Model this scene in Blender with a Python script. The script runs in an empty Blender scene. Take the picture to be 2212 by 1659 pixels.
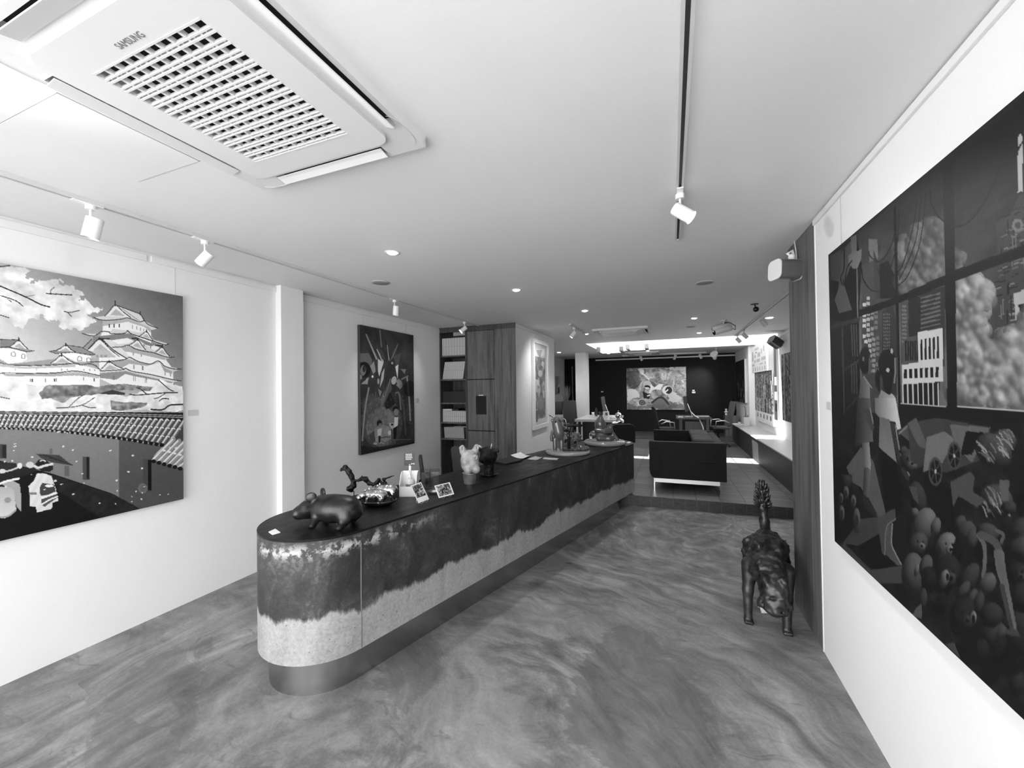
import bpy, math, random
import numpy as np
from mathutils import Vector, Matrix
random.seed(7); RNG = np.random.RandomState(11)
SC = bpy.context.scene
COL = SC.collection
PI = math.pi
# ------------------------------------------------------------------ camera
W, H, FPX = 2212, 1659, 876.957
YAW, PIT, ROL = 0.373624335, 0.0117521381, -0.0132018652
CAMZ = 1.65
_f = np.array([-math.sin(YAW)*math.cos(PIT), math.cos(YAW)*math.cos(PIT), math.sin(PIT)])
_r0 = np.array([math.cos(YAW), math.sin(YAW), 0.0]); _u0 = np.cross(_r0, _f)
_r = math.cos(ROL)*_r0 + math.sin(ROL)*_u0
_u = -math.sin(ROL)*_r0 + math.cos(ROL)*_u0
C0 = np.array([0, 0, CAMZ])
def ray(x, y): return _r*(x-W/2)/FPX - _u*(y-H/2)/FPX + _f
def pz(x, y, z): d = ray(x, y); return C0 + d*((z-C0[2])/d[2])
def px(x, y, X): d = ray(x, y); return C0 + d*((X-C0[0])/d[0])
def py(x, y, Y): d = ray(x, y); return C0 + d*((Y-C0[1])/d[1])
def dp(x, y, dep): return C0 + ray(x, y)*dep            # point at a depth along the view axis
def depth_of(p): return float((np.array(p)-C0) @ _f)
def prj(P):
    v = np.asarray(P, float)-C0; z = v @ _f
    return W/2+FPX*(v @ _r)/z, H/2-FPX*(v @ _u)/z
cam = bpy.data.cameras.new('camera'); co = bpy.data.objects.new('camera', cam); COL.objects.link(co)
cam.sensor_fit = 'HORIZONTAL'; cam.sensor_width = 36; cam.lens = 36*FPX/W; cam.clip_start = .02
co.matrix_world = Matrix(((_r[0], _u[0], -_f[0], 0), (_r[1], _u[1], -_f[1], 0), (_r[2], _u[2], -_f[2], CAMZ), (0, 0, 0, 1)))
SC.camera = co
vs = SC.view_settings
vs.view_transform = 'Standard'; vs.look = 'None'; vs.gamma = 1; vs.use_curve_mapping = False; vs.exposure = 1.08

SC.cycles.max_bounces = 8; SC.cycles.caustics_reflective = False; SC.cycles.caustics_refractive = False
# ------------------------------------------------------------------ materials
def lin(v):
    v = np.asarray(v, float)/255
    return np.where(v <= .04045, v/12.92, ((v+.055)/1.055)**2.4)
MATS = {}
def mat(name, g=.5, rough=.6, metal=0.0, spec=.5, emit=0.0, trans=0.0, coat=0.0, alpha=1.0):
    if name in MATS: return MATS[name]
    m = bpy.data.materials.new(name); m.use_nodes = True; MATS[name] = m
    b = m.node_tree.nodes['Principled BSDF']
    b.inputs['Base Color'].default_value = (g, g, g, 1)
    b.inputs['Roughness'].default_value = rough; b.inputs['Metallic'].default_value = metal
    b.inputs['Specular IOR Level'].default_value = spec
    if emit: b.inputs['Emission Color'].default_value = (1, 1, 1, 1); b.inputs['Emission Strength'].default_value = emit
    if trans: b.inputs['Transmission Weight'].default_value = trans
    if coat: b.inputs['Coat Weight'].default_value = coat; b.inputs['Coat Roughness'].default_value = .08
    if alpha < 1: b.inputs['Alpha'].default_value = alpha
    return m
class NT:
    """tiny node helper"""
    def __init__(s, m): s.t = m.node_tree; s.n = s.t.nodes; s.b = s.n['Principled BSDF']
    def new(s, typ, **kw):
        nd = s.n.new(typ)
        for k, v in kw.items(): setattr(nd, k, v)
        return nd
    def put(s, sock, v):
        if isinstance(v, bpy.types.NodeSocket): s.t.links.new(v, sock)
        else: sock.default_value = v
    def coord(s, kind='Object'): return s.new('ShaderNodeTexCoord').outputs[kind]
    def mapping(s, v, scale=(1, 1, 1), loc=(0, 0, 0), rot=(0, 0, 0)):
        nd = s.new('ShaderNodeMapping'); s.put(nd.inputs['Vector'], v)
        nd.inputs['Scale'].default_value = scale; nd.inputs['Location'].default_value = loc; nd.inputs['Rotation'].default_value = rot
        return nd.outputs['Vector']
    def noise(s, v, scale=5, detail=4, rough=.55, dist=0.0, out='Fac'):
        nd = s.new('ShaderNodeTexNoise'); s.put(nd.inputs['Vector'], v)
        nd.inputs['Scale'].default_value = scale; nd.inputs['Detail'].default_value = detail
        nd.inputs['Roughness'].default_value = rough; nd.inputs['Distortion'].default_value = dist
        return nd.outputs[out]
    def math(s, op, a, b=0.0, c=0.0, clamp=False):
        nd = s.new('ShaderNodeMath', operation=op); nd.use_clamp = clamp
        s.put(nd.inputs[0], a); s.put(nd.inputs[1], b)
        if len(nd.inputs) > 2: s.put(nd.inputs[2], c)
        return nd.outputs[0]
    def vmath(s, op, a, b=(0, 0, 0), out=0):
        nd = s.new('ShaderNodeVectorMath', operation=op); s.put(nd.inputs[0], a); s.put(nd.inputs[1], b)
        return nd.outputs[out]
    def xyz(s, v):
        nd = s.new('ShaderNodeSeparateXYZ'); s.put(nd.inputs[0], v); return nd.outputs
    def cxyz(s, x, y, z):
        nd = s.new('ShaderNodeCombineXYZ'); s.put(nd.inputs[0], x); s.put(nd.inputs[1], y); s.put(nd.inputs[2], z); return nd.outputs[0]
    def ramp(s, f, stops, interp='LINEAR'):
        nd = s.new('ShaderNodeValToRGB'); cr = nd.color_ramp; cr.interpolation = interp
        while len(cr.elements) < len(stops): cr.elements.new(.5)
        for e, (p, v) in zip(cr.elements, stops): e.position = p; e.color = (v, v, v, 1)
        s.put(nd.inputs[0], f); return nd.outputs['Color']
    def mix(s, f, a, b, blend='MIX'):
        nd = s.new('ShaderNodeMix', data_type='RGBA', blend_type=blend)
        s.put(nd.inputs[0], f)
        for i, v in ((6, a), (7, b)):
            if isinstance(v, (int, float)): v = (v, v, v, 1)
            s.put(nd.inputs[i], v)
        return nd.outputs[2]
    def bump(s, h, strength=.3, dist=.01):
        nd = s.new('ShaderNodeBump'); s.put(nd.inputs['Height'], h)
        nd.inputs['Strength'].default_value = strength; nd.inputs['Distance'].default_value = dist
        s.put(s.b.inputs['Normal'], nd.outputs[0])
    def color(s, c): s.put(s.b.inputs['Base Color'], c)
    def roughness(s, c): s.put(s.b.inputs['Roughness'], c)

def clear(name, tint, gloss=.06):
    m = mat(name, tint, .05); t = m.node_tree; n = t.nodes; tr = n.new('ShaderNodeBsdfTransparent'); tr.inputs[0].default_value = (tint, tint, tint, 1); gl = n.new('ShaderNodeBsdfGlossy'); gl.inputs['Roughness'].default_value = .05
    mx = n.new('ShaderNodeMixShader'); mx.inputs[0].default_value = gloss; t.links.new(tr.outputs[0], mx.inputs[1]); t.links.new(gl.outputs[0], mx.inputs[2]); t.links.new(mx.outputs[0], n['Material Output'].inputs['Surface']); return m
def plaster(name, g, rough=.75):
    m = mat(name, g, rough, spec=.25); n = NT(m); c = n.coord()
    big = n.noise(c, 1.3, 3); fine = n.noise(c, 90, 2)
    n.color(n.ramp(n.math('ADD', n.math('MULTIPLY', big, .7), n.math('MULTIPLY', fine, .3)), [(.3, g*.965), (.7, g*1.02)]))
    n.bump(fine, .06, .004); return m
WHITE = plaster('white_plaster', .82)
CEIL = plaster('ceiling_paint', .80)
DARKWALL = plaster('charcoal_paint', .016, .8)
RAILW = mat('white_rail', .78, .45)
WPL = mat('white_plastic', .70, .35)
WMET = mat('white_enamel', .85, .3)
GPL = mat('grey_plastic', .55, .4)
BLACK = mat('black_plastic', .012, .45)
BLACKG = mat('black_gloss', .01, .15)
VOID = mat('dark_cavity', .012, .9)
CHROME = mat('chrome', .9, .06, 1.0)
STEEL = mat('brushed_steel', .42, .26, 1.0)
LAMP = mat('lamp_glow', .9, .4, emit=14)
LAMP2 = mat('lamp_glow_soft', .9, .4, emit=5)
GLASS = mat('clear_glass', 1.0, .02, trans=1.0)
PAPER = mat('paper', .82, .7)
WIRE = mat('steel_wire', .45, .5)

def wood(name, dark, light, axis=2, scale=1.0):
    m = mat(name, (dark+light)/2, .55); n = NT(m); c = n.coord()
    sc = [26*scale]*3; sc[axis] = 1.1*scale
    g1 = n.noise(n.mapping(c, tuple(sc)), 1.0, 6, .62, .6)
    sc2 = [7*scale]*3; sc2[axis] = .5*scale
    g2 = n.noise(n.mapping(c, tuple(sc2), (3, 1, 2)), 1.0, 4, .5, 1.2)
    sc3 = [120*scale]*3; sc3[axis] = 3*scale
    g3 = n.noise(n.mapping(c, tuple(sc3)), 1.0, 2)
    f = n.math('ADD', n.math('ADD', n.math('MULTIPLY', g1, .5), n.math('MULTIPLY', g2, .35)), n.math('MULTIPLY', g3, .2))
    n.color(n.ramp(f, [(.42, dark), (.5, (dark+light)*.5), (.58, light)])); n.bump(f, .12, .004)
    return m
OAK = wood('grey_oak', .05, .15)
OAKD = wood('grey_oak_dark', .025, .07)

def floor_mat():
    m = mat('trowelled_concrete', .25, .42, spec=.45); n = NT(m); c = n.coord()
    x, y, z = n.xyz(c)
    warp = n.noise(c, .7, 3, out='Color')
    w = n.vmath('MULTIPLY', n.vmath('SUBTRACT', warp, (.5, .5, .5)), (.9, .9, 0))
    cw = n.vmath('ADD', c, w)
    def arcs(cx, cy, kr, ka, seed):
        d = n.vmath('SUBTRACT', cw, (cx, cy, 0)); dx, dy, _ = n.xyz(d)
        r = n.math('SQRT', n.math('ADD', n.math('MULTIPLY', dx, dx), n.math('MULTIPLY', dy, dy)))
        a = n.math('ARCTAN2', dy, dx)
        v = n.cxyz(n.math('MULTIPLY', r, kr), n.math('MULTIPLY', a, ka), seed)
        return n.noise(v, 1.0, 7, .66, .35)
    a1 = arcs(-1.1, 1.25, 6.5, 2.6, 1.0)
    a2 = arcs(.6, 5.4, 8, 4.5, 4.0)
    a3 = arcs(-4.6, -1.6, 5, 5.5, 7.0)
    ma = n.ramp(n.noise(n.mapping(c, (1, 1, 1), (2.3, 0, 0)), .55, 2), [(.44, 0), (.56, 1)])
    mb = n.math('GREATER_THAN', y, 3.0)
    mb = n.ramp(n.math('ADD', n.math('MULTIPLY', y, .5), n.math('MULTIPLY', n.noise(c, 1.1, 2), .8)), [(.62, 0), (.8, 0), (1.0, 1)])
    s = n.mix(n.math('MULTIPLY', ma, .8), a1, a3)
    s = n.mix(n.ramp(n.math('ADD', y, n.math('MULTIPLY', n.noise(c, 1.0, 2), .9)), [(0, 0), (1, 1)]), s, s)
    sy = n.new('ShaderNodeMapRange'); n.put(sy.inputs[0], n.math('ADD', y, n.noise(c, 1.2, 2))); sy.inputs[1].default_value = 3.0; sy.inputs[2].default_value = 3.9
    s = n.mix(sy.outputs[0], s, a2)
    blot = n.noise(c, 2.2, 5, .6)
    speck = n.noise(c, 60, 3, .7)
    f = n.math('ADD', n.math('ADD', n.math('MULTIPLY', s, .62), n.math('MULTIPLY', blot, .28)), n.math('MULTIPLY', speck, .12))
    col = n.ramp(f, [(.39, .075), (.46, .14), (.515, .205), (.565, .28), (.64, .40)])
    # big trowelled patches with ragged edges and their own fine swirl
    for (ax_, ay_), (rx_, ry_), rot_, amt in ((pz(1385, 1520, 0)[:2], (.42, .62), -.25, .5), (pz(845, 1425, 0)[:2], (.22, .5), -.45, .42), (pz(330, 1540, 0)[:2], (.6, .22), .5, .35), (pz(1180, 1180, 0)[:2], (.3, .8), -.3, -.35), (pz(1010, 1560, 0)[:2], (.42, .3), .2, -.22)):
        d = n.xyz(n.mapping(n.vmath('SUBTRACT', cw, (float(ax_), float(ay_), 0)), (1, 1, 1), (0, 0, 0), (0, 0, rot_)))
        r2 = n.math('ADD', n.math('POWER', n.math('DIVIDE', d[0], rx_), 2.0), n.math('POWER', n.math('DIVIDE', d[1], ry_), 2.0))
        r2 = n.math('ADD', r2, n.math('MULTIPLY', n.math('SUBTRACT', n.noise(n.mapping(cw, (2, 7, 1), (0, 0, 0), (0, 0, .6)), 2.0, 6, .7), .5), 1.7))
        k = n.math('MULTIPLY', n.ramp(r2, [(.86, 1), (.96, 0)]), abs(amt)); col = n.mix(k, col, .085 if amt > 0 else .36)
    # narrow dark trowel marks
    mk = n.noise(n.vmath('ADD', n.mapping(cw, (1.5, 5, 1), (0, 0, 0), (0, 0, .5)), (7, 3, 0)), 1.6, 6, .7, .8)
    col = n.mix(n.ramp(mk, [(.57, 0), (.66, .6)]), col, .085)
    n.color(col)
    n.roughness(n.ramp(f, [(.35, .36), (.65, .5)]))
    n.bump(f, .05, .01); return m
FLOOR = floor_mat()

def tile_mat():
    m = mat('slate_tiles', .1, .35); n = NT(m); c = n.coord()
    br = n.new('ShaderNodeTexBrick'); n.put(br.inputs['Vector'], n.mapping(c, (1, 1, 1), (0, .02, 0)))
    br.offset = .0; br.inputs['Scale'].default_value = 1; br.inputs['Brick Width'].default_value = .29; br.inputs['Row Height'].default_value = .145
    br.inputs['Mortar Size'].default_value = .007; br.inputs['Color1'].default_value = (.10, .10, .10, 1); br.inputs['Color2'].default_value = (.17, .17, .17, 1)
    br.inputs['Mortar'].default_value = (.03, .03, .03, 1); br.inputs['Mortar Smooth'].default_value = .2
    no = n.noise(n.mapping(c, (2, 9, 2)), 3, 5, .6)
    n.color(n.mix(.5, br.outputs['Color'], n.ramp(no, [(.3, .5), (.7, 1.2)]), 'MULTIPLY'))
    n.bump(n.math('SUBTRACT', n.math('MULTIPLY', no, .3), br.outputs['Fac']), .25, .006); return m
TILE = tile_mat()
def riser_mat():
    m = mat('slate_riser', .05, .4); n = NT(m); c = n.coord(); x, y, z = n.xyz(c)
    g = n.math('LESS_THAN', n.math('FRACT', n.math('MULTIPLY', x, 1/.145)), .03)
    no = n.noise(n.mapping(c, (3, 3, 12)), 4, 4)
    n.color(n.mix(g, n.ramp(no, [(.3, .018), (.7, .045)]), .08)); return m
RISER = riser_mat()

def counter_mat():
    m = mat('two_tone_concrete', .3, .6); n = NT(m); c = n.coord(); x, y, z = n.xyz(c)
    nb = n.noise(n.mapping(c, (1, 1, .25)), 9, 6, .7, .3)
    nl = n.noise(c, 1.7, 3)
    zb = n.math('ADD', z, n.math('MULTIPLY', n.math('SUBTRACT', nb, .5), .17))
    zb = n.math('ADD', zb, n.math('MULTIPLY', n.math('SUBTRACT', nl, .5), .16))
    zb = n.math('ADD', zb, n.math('MULTIPLY', n.math('ABSOLUTE', n.math('SUBTRACT', x, .55)), .012))
    f = n.ramp(zb, [(.415, 0), (.435, 1)])
    st = n.noise(n.mapping(c, (1, 1, .6)), 5.5, 7, .72, .5)
    fine = n.noise(c, 55, 4, .7)
    dark = n.ramp(n.math('ADD', n.math('MULTIPLY', st, .75), n.math('MULTIPLY', fine, .25)), [(.34, .008), (.46, .021), (.56, .044), (.66, .13)])
    light = n.ramp(n.math('ADD', n.math('MULTIPLY', st, .5), n.math('MULTIPLY', fine, .5)), [(.34, .20), (.5, .31), (.66, .40)])
    col = n.mix(f, light, dark)
    # pale flaking close under the rim at the near end, dark pitting elsewhere
    rim = n.math('MULTIPLY', n.ramp(n.math('ABSOLUTE', n.math('SUBTRACT', z, .79)), [(0, 1), (.055, 0)]), n.ramp(n.noise(c, 16, 5, .7), [(.5, 0), (.57, 1)]))
    rim = n.math('MULTIPLY', rim, n.ramp(n.math('MULTIPLY', x, .5), [(0.0, .9), (.35, 0)]))
    col = n.mix(rim, col, .5)
    pit = n.ramp(n.noise(c, 26, 4, .75), [(.63, 0), (.69, 1)])
    big = n.ramp(n.noise(n.mapping(c, (1, 1, 1.6), (4, 2, 0)), 3.6, 5, .7), [(.58, 0), (.66, 1)])
    pit = n.math('MULTIPLY', n.math('MULTIPLY', pit, f), .75)
    col = n.mix(pit, col, .03)
    col = n.mix(n.math('MULTIPLY', n.math('MULTIPLY', big, f), .5), col, .045)
    ln = n.ramp(n.math('ABSOLUTE', n.math('SUBTRACT', zb, .425)), [(0, 1), (.012, 0)])
    col = n.mix(n.math('MULTIPLY', ln, .35), col, .08)
    spk = n.math('GREATER_THAN', n.noise(c, 75, 1), .74); col = n.mix(n.math('MULTIPLY', spk, .7), col, .06)
    n.color(col); n.roughness(n.mix(f, .75, .5))
    n.bump(n.math('SUBTRACT', n.math('ADD', st, n.math('MULTIPLY', fine, .3)), n.math('MULTIPLY', pit, 1.5)), .35, .008); return m
CONC = counter_mat()
def ctop_mat():
    m = mat('dark_sealed_concrete', .04, .38, spec=.16); n = NT(m); c = n.coord()
    s = n.noise(n.mapping(c, (1.0, 3, 1)), 2.5, 6, .65, .8); fine = n.noise(c, 40, 3)
    n.color(n.ramp(n.math('ADD', n.math('MULTIPLY', s, .8), n.math('MULTIPLY', fine, .2)), [(.3, .004), (.5, .007), (.68, .020)]))
    n.roughness(n.ramp(s, [(.35, .32), (.65, .5)])); return m
CTOP = ctop_mat()
def bronze(name, g0, g1, rough=.38, metal=.85, sc=14):
    m = mat(name, g0, rough, metal); n = NT(m); c = n.coord(); s = n.noise(c, sc, 5, .65)
    n.color(n.ramp(s, [(.35, g0), (.7, g1)])); n.roughness(n.ramp(s, [(.3, rough-.08), (.7, rough+.12)])); return m

# ------------------------------------------------------------------ mesh building
class MB:
    def __init__(s): s.v = []; s.f = []; s.mi = []; s.sm = []; s.cur = 0
    def add(s, verts, faces, smooth=False):
        o = len(s.v); s.v += [tuple(map(float, p)) for p in verts]
        for f in faces: s.f.append([o+i for i in f]); s.mi.append(s.cur); s.sm.append(smooth)
        return s
    def box(s, x0, y0, z0, x1, y1, z1, M=None):
        P = [(x0, y0, z0), (x1, y0, z0), (x1, y1, z0), (x0, y1, z0), (x0, y0, z1), (x1, y0, z1), (x1, y1, z1), (x0, y1, z1)]
        if M is not None: P = [tuple(M @ Vector(p)) for p in P]
        return s.add(P, [(0, 3, 2, 1), (4, 5, 6, 7), (0, 1, 5, 4), (1, 2, 6, 5), (2, 3, 7, 6), (3, 0, 4, 7)])
    def obox(s, c, ax, ay, az):
        """box from a centre and three half-axis vectors"""
        c, ax, ay, az = (np.array(q, float) for q in (c, ax, ay, az))
        if np.dot(np.cross(ax, ay), az) < 0: az = -az
        P = [c+sx*ax+sy*ay+sz*az for sz in (-1, 1) for sx, sy in ((-1, -1), (1, -1), (1, 1), (-1, 1))]
        return s.add(P, [(0, 3, 2, 1), (4, 5, 6, 7), (0, 1, 5, 4), (1, 2, 6, 5), (2, 3, 7, 6), (3, 0, 4, 7)])
    def quad(s, a, b, c, d): return s.add([a, b, c, d], [(0, 1, 2, 3)])
    def prism(s, poly, z0, z1, smooth=False):
        n = len(poly); P = [(x, y, z0) for x, y in poly]+[(x, y, z1) for x, y in poly]
        s.add(P, [tuple(range(n-1, -1, -1)), tuple(range(n, 2*n))])
        s.add(P, [(i, (i+1) % n, n+(i+1) % n, n+i) for i in range(n)], smooth); return s
    def cyl(s, p0, p1, r0, r1=None, n=20, caps=True, smooth=True):
        r1 = r0 if r1 is None else r1
        p0 = np.array(p0, float); p1 = np.array(p1, float); d = p1-p0; d = d/np.linalg.norm(d)
        a = np.cross(d, [0, 0, 1]); a = a if np.linalg.norm(a) > 1e-3 else np.array([1., 0, 0]); a = a/np.linalg.norm(a); b = np.cross(d, a)
        P = []
        for p, r in ((p0, r0), (p1, r1)):
            for i in range(n):
                t = 2*PI*i/n; P.append(p+r*(math.cos(t)*a+math.sin(t)*b))
        s.add(P, [(i, (i+1) % n, n+(i+1) % n, n+i) for i in range(n)], smooth)
        if caps:
            s.add(P[:n], [tuple(range(n-1, -1, -1))]); s.add(P[n:], [tuple(range(n))])
        return s
    def tube(s, pts, r, n=8, caps=True):
        pts = [np.array(p, float) for p in pts]; m = len(pts)
        rs = r if hasattr(r, '__len__') else [r]*m
        P = []; prev = None
        for i in range(m):
            d = pts[min(i+1, m-1)]-pts[max(i-1, 0)]; d = d/(np.linalg.norm(d)+1e-12)
            if prev is None:
                a = np.cross(d, [0, 0, 1.]); a = a if np.linalg.norm(a) > 1e-3 else np.array([1., 0, 0])
            else: a = prev-d*np.dot(prev, d)
            a = a/np.linalg.norm(a); prev = a; b = np.cross(d, a)
            for k in range(n):
                t = 2*PI*k/n; P.append(pts[i]+rs[i]*(math.cos(t)*a+math.sin(t)*b))
        F = [(i*n+k, i*n+(k+1) % n, (i+1)*n+(k+1) % n, (i+1)*n+k) for i in range(m-1) for k in range(n)]
        if caps: F += [tuple(range(n-1, -1, -1)), tuple(range((m-1)*n, m*n))]
        return s.add(P, F, True)
    def lathe(s, prof, c=(0, 0, 0), n=28, smooth=True):
        P = []; m = len(prof)
        for r, z in prof:
            for k in range(n):
                t = 2*PI*k/n; P.append((c[0]+r*math.cos(t), c[1]+r*math.sin(t), c[2]+z))
        F = [(i*n+k, i*n+(k+1) % n, (i+1)*n+(k+1) % n, (i+1)*n+k) for i in range(m-1) for k in range(n)]
        F += [tuple(range(n-1, -1, -1)), tuple(range((m-1)*n, m*n))]
        return s.add(P, F, smooth)
    def ball(s, c, r, nu=16, nv=10, M=None):
        r = r if hasattr(r, '__len__') else (r, r, r); P = []; F = []
        for j in range(nv+1):
            ph = PI*j/nv
            for i in range(nu):
                t = 2*PI*i/nu; p = Vector((r[0]*math.sin(ph)*math.cos(t), r[1]*math.sin(ph)*math.sin(t), -r[2]*math.cos(ph)))
                if M is not None: p = M @ p
                P.append((c[0]+p.x, c[1]+p.y, c[2]+p.z))
        for j in range(nv):
            for i in range(nu): F.append((j*nu+i, j*nu+(i+1) % nu, (j+1)*nu+(i+1) % nu, (j+1)*nu+i))
        return s.add(P, F, True)
def rrect(x0, y0, x1, y1, r, k=6):
    out = []
    for cx, cy, a in ((x1-r, y1-r, 0), (x0+r, y1-r, PI/2), (x0+r, y0+r, PI), (x1-r, y0+r, 3*PI/2)):
        for i in range(k+1):
            t = a+PI/2*i/k; out.append((cx+r*math.cos(t), cy+r*math.sin(t)))
    return out
def _mesh(name, mb, mats, off=(0, 0, 0)):
    me = bpy.data.meshes.new(name)
    me.from_pydata([(x-off[0], y-off[1], z-off[2]) for x, y, z in mb.v], [], mb.f)
    for m in (mats if isinstance(mats, (list, tuple)) else [mats]): me.materials.append(m)
    me.polygons.foreach_set('material_index', mb.mi); me.polygons.foreach_set('use_smooth', mb.sm)
    me.update(); return me
def _bev(o, w, seg=2):
    b = o.modifiers.new('bevel', 'BEVEL'); b.width = w; b.segments = seg; b.limit_method = 'ANGLE'; b.angle_limit = .6; b.harden_normals = False
def tag(o, label, cat, group=None):
    o['label'] = label; o['category'] = cat
    if group: o['group'] = group
    return o
def thing(name, label, cat, loc=(0, 0, 0), rotz=0.0, group=None):
    o = bpy.data.objects.new(name, None); COL.objects.link(o); o.empty_display_size = .05
    o.location = tuple(map(float, loc)); o.rotation_euler = (0, 0, rotz)
    return tag(o, label, cat, group)
def part(name, mb, mats, parent, world=False, bevel=0, label=None):
    """a mesh child; verts are in the parent's frame, or in world axes when world=True (unrotated parents)"""
    off = (0, 0, 0)
    if world:
        p = parent; off = Vector((0, 0, 0))
        while p is not None: off = off+p.location; p = p.parent
    o = bpy.data.objects.new(name, _mesh(name, mb, mats, off)); COL.objects.link(o); o.parent = parent
    if bevel: _bev(o, bevel)
    if label: o['label'] = label
    return o
def solo(name, mb, mats, label, cat, group=None, bevel=0):
    a = np.array(mb.v); lo, hi = a.min(0), a.max(0); off = ((lo[0]+hi[0])/2, (lo[1]+hi[1])/2, lo[2])
    o = bpy.data.objects.new(name, _mesh(name, mb, mats, off)); COL.objects.link(o); o.location = tuple(map(float, off))
    if bevel: _bev(o, bevel)
    return tag(o, label, cat, group)
def struct(name, mb, mats, parent=None, bevel=0, label=None):
    o = bpy.data.objects.new(name, _mesh(name, mb, mats)); COL.objects.link(o)
    if parent: o.parent = parent
    else: o['kind'] = 'structure'
    if label: o['label'] = label
    if bevel: _bev(o, bevel)
    return o
def dup(root, loc=None, rotz=None, label=None, group=None):
    r = root.copy(); COL.objects.link(r)
    if loc is not None: r.location = tuple(map(float, loc))
    if rotz is not None: r.rotation_euler = (0, 0, rotz)
    if label: r['label'] = label
    if group: r['group'] = group
    for ch in list(root.children):
        c = ch.copy(); COL.objects.link(c); c.parent = r
        for g in list(ch.children):
            d = g.copy(); COL.objects.link(d); d.parent = c
    return r

# ---- smooth solids from distance fields (surface nets)
def vnoise(P, sc, seed=0, octv=3):
    P = np.asarray(P, float); out = 0; amp = 1; tot = 0
    for o in range(octv):
        Q = P*sc*(2**o)+seed*17.3+o*5.1; I = np.floor(Q).astype(np.int64); F = Q-I; F = F*F*(3-2*F); v = 0
        D = P.shape[-1]
        for k in range(2**D):
            b = [(k >> d) & 1 for d in range(D)]
            h = np.zeros(I.shape[:-1], np.int64)
            for d, pr in zip(range(D), (374761393, 668265263, 1274126177)): h = h+(I[..., d]+b[d])*pr
            h = (h ^ (h >> 13))*1274126177; h = (h ^ (h >> 16)) & 0xffff
            w = 1
            for d in range(D): w = w*(F[..., d] if b[d] else 1-F[..., d])
            v = v+w*(h/65535.)
        out = out+amp*v; tot += amp; amp *= .5
    return out/tot
def s_cap(P, a, b, ra, rb):
    a = np.array(a, float); b = np.array(b, float); d = b-a; t = np.clip(((P-a) @ d)/(d @ d+1e-12), 0, 1)
    return np.linalg.norm(P-a-t[..., None]*d, axis=-1)-(ra+(rb-ra)*t)
def s_chain(P, pts, rs, k=.01):
    o = None
    for i in range(len(pts)-1):
        e = s_cap(P, pts[i], pts[i+1], rs[i], rs[i+1]); o = e if o is None else smin(o, e, k)
    return o
def s_ell(P, c, r, R=None):
    Q = P-np.array(c, float)
    if R is not None: Q = Q @ np.array(R)           # columns of R: the axes of the ellipsoid
    r = np.array(r, float); k = np.linalg.norm(Q/r, axis=-1)
    return (k-1)*r.min()*np.clip(k, .3, None)**0 if False else k*(k-1)/(np.linalg.norm(Q/(r*r), axis=-1)+1e-9)
def smin(a, b, k):
    h = np.clip(.5+.5*(b-a)/k, 0, 1); return b*(1-h)+a*h-k*h*(1-h)
def smax(a, b, k): return -smin(-a, -b, k)
def rotm(ax, ang): return np.array(Matrix.Rotation(ang, 3, ax))
def sdf(fn, lo, hi, h):
    lo = np.array(lo, float); hi = np.array(hi, float); n = np.ceil((hi-lo)/h).astype(int)+1
    ax = [lo[i]+h*np.arange(n[i]) for i in range(3)]
    G = np.stack(np.meshgrid(*ax, indexing='ij'), -1); V = fn(G)
    s = V < 0; nx, ny, nz = n
    cnt = np.zeros((nx-1, ny-1, nz-1)); pos = np.zeros((nx-1, ny-1, nz-1, 3))
    for d in range(3):
        sl0 = [slice(None)]*3; sl1 = [slice(None)]*3; sl0[d] = slice(0, -1); sl1[d] = slice(1, None)
        a, b = V[tuple(sl0)], V[tuple(sl1)]; cr = s[tuple(sl0)] != s[tuple(sl1)]
        t = np.where(cr, a/np.where(a == b, 1, a-b), 0); p = G[tuple(sl0)].copy(); p[..., d] += t*h
        o = [q for q in range(3) if q != d]
        for i in (0, 1):
            for j in (0, 1):
                s2 = [slice(None)]*3; s2[o[0]] = slice(i, n[o[0]]-1+i); s2[o[1]] = slice(j, n[o[1]]-1+j)
                c = cr[tuple(s2)]; cnt += c; pos += p[tuple(s2)]*c[..., None]
    act = cnt > 0; idx = -np.ones(act.shape, int); idx[act] = np.arange(act.sum())
    Vt = pos[act]/cnt[act][:, None]; F = []
    for d in range(3):
        o = [q for q in range(3) if q != d]
        sl0 = [slice(None)]*3; sl1 = [slice(None)]*3; sl0[d] = slice(0, -1); sl1[d] = slice(1, None)
        for q in o: sl0[q] = slice(1, -1); sl1[q] = slice(1, -1)
        a = s[tuple(sl0)]; b = s[tuple(sl1)]; cr = np.argwhere(a != b)
        if not len(cr): continue
        base = cr.copy(); base[:, o[0]] += 1; base[:, o[1]] += 1
        def cell(i, j):
            q = base.copy(); q[:, o[0]] -= i; q[:, o[1]] -= j; return idx[q[:, 0], q[:, 1], q[:, 2]]
        Q = np.stack([cell(1, 1), cell(0, 1), cell(0, 0), cell(1, 0)], 1)
        inside = a[tuple(cr.T)]
        flip = inside if d != 1 else ~inside
        Q[~flip] = Q[~flip][:, ::-1]; F.append(Q)
    m = MB(); m.v = [tuple(p) for p in Vt]; m.f = np.concatenate(F).tolist(); m.mi = [0]*len(m.f); m.sm = [True]*len(m.f)
    return m
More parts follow.
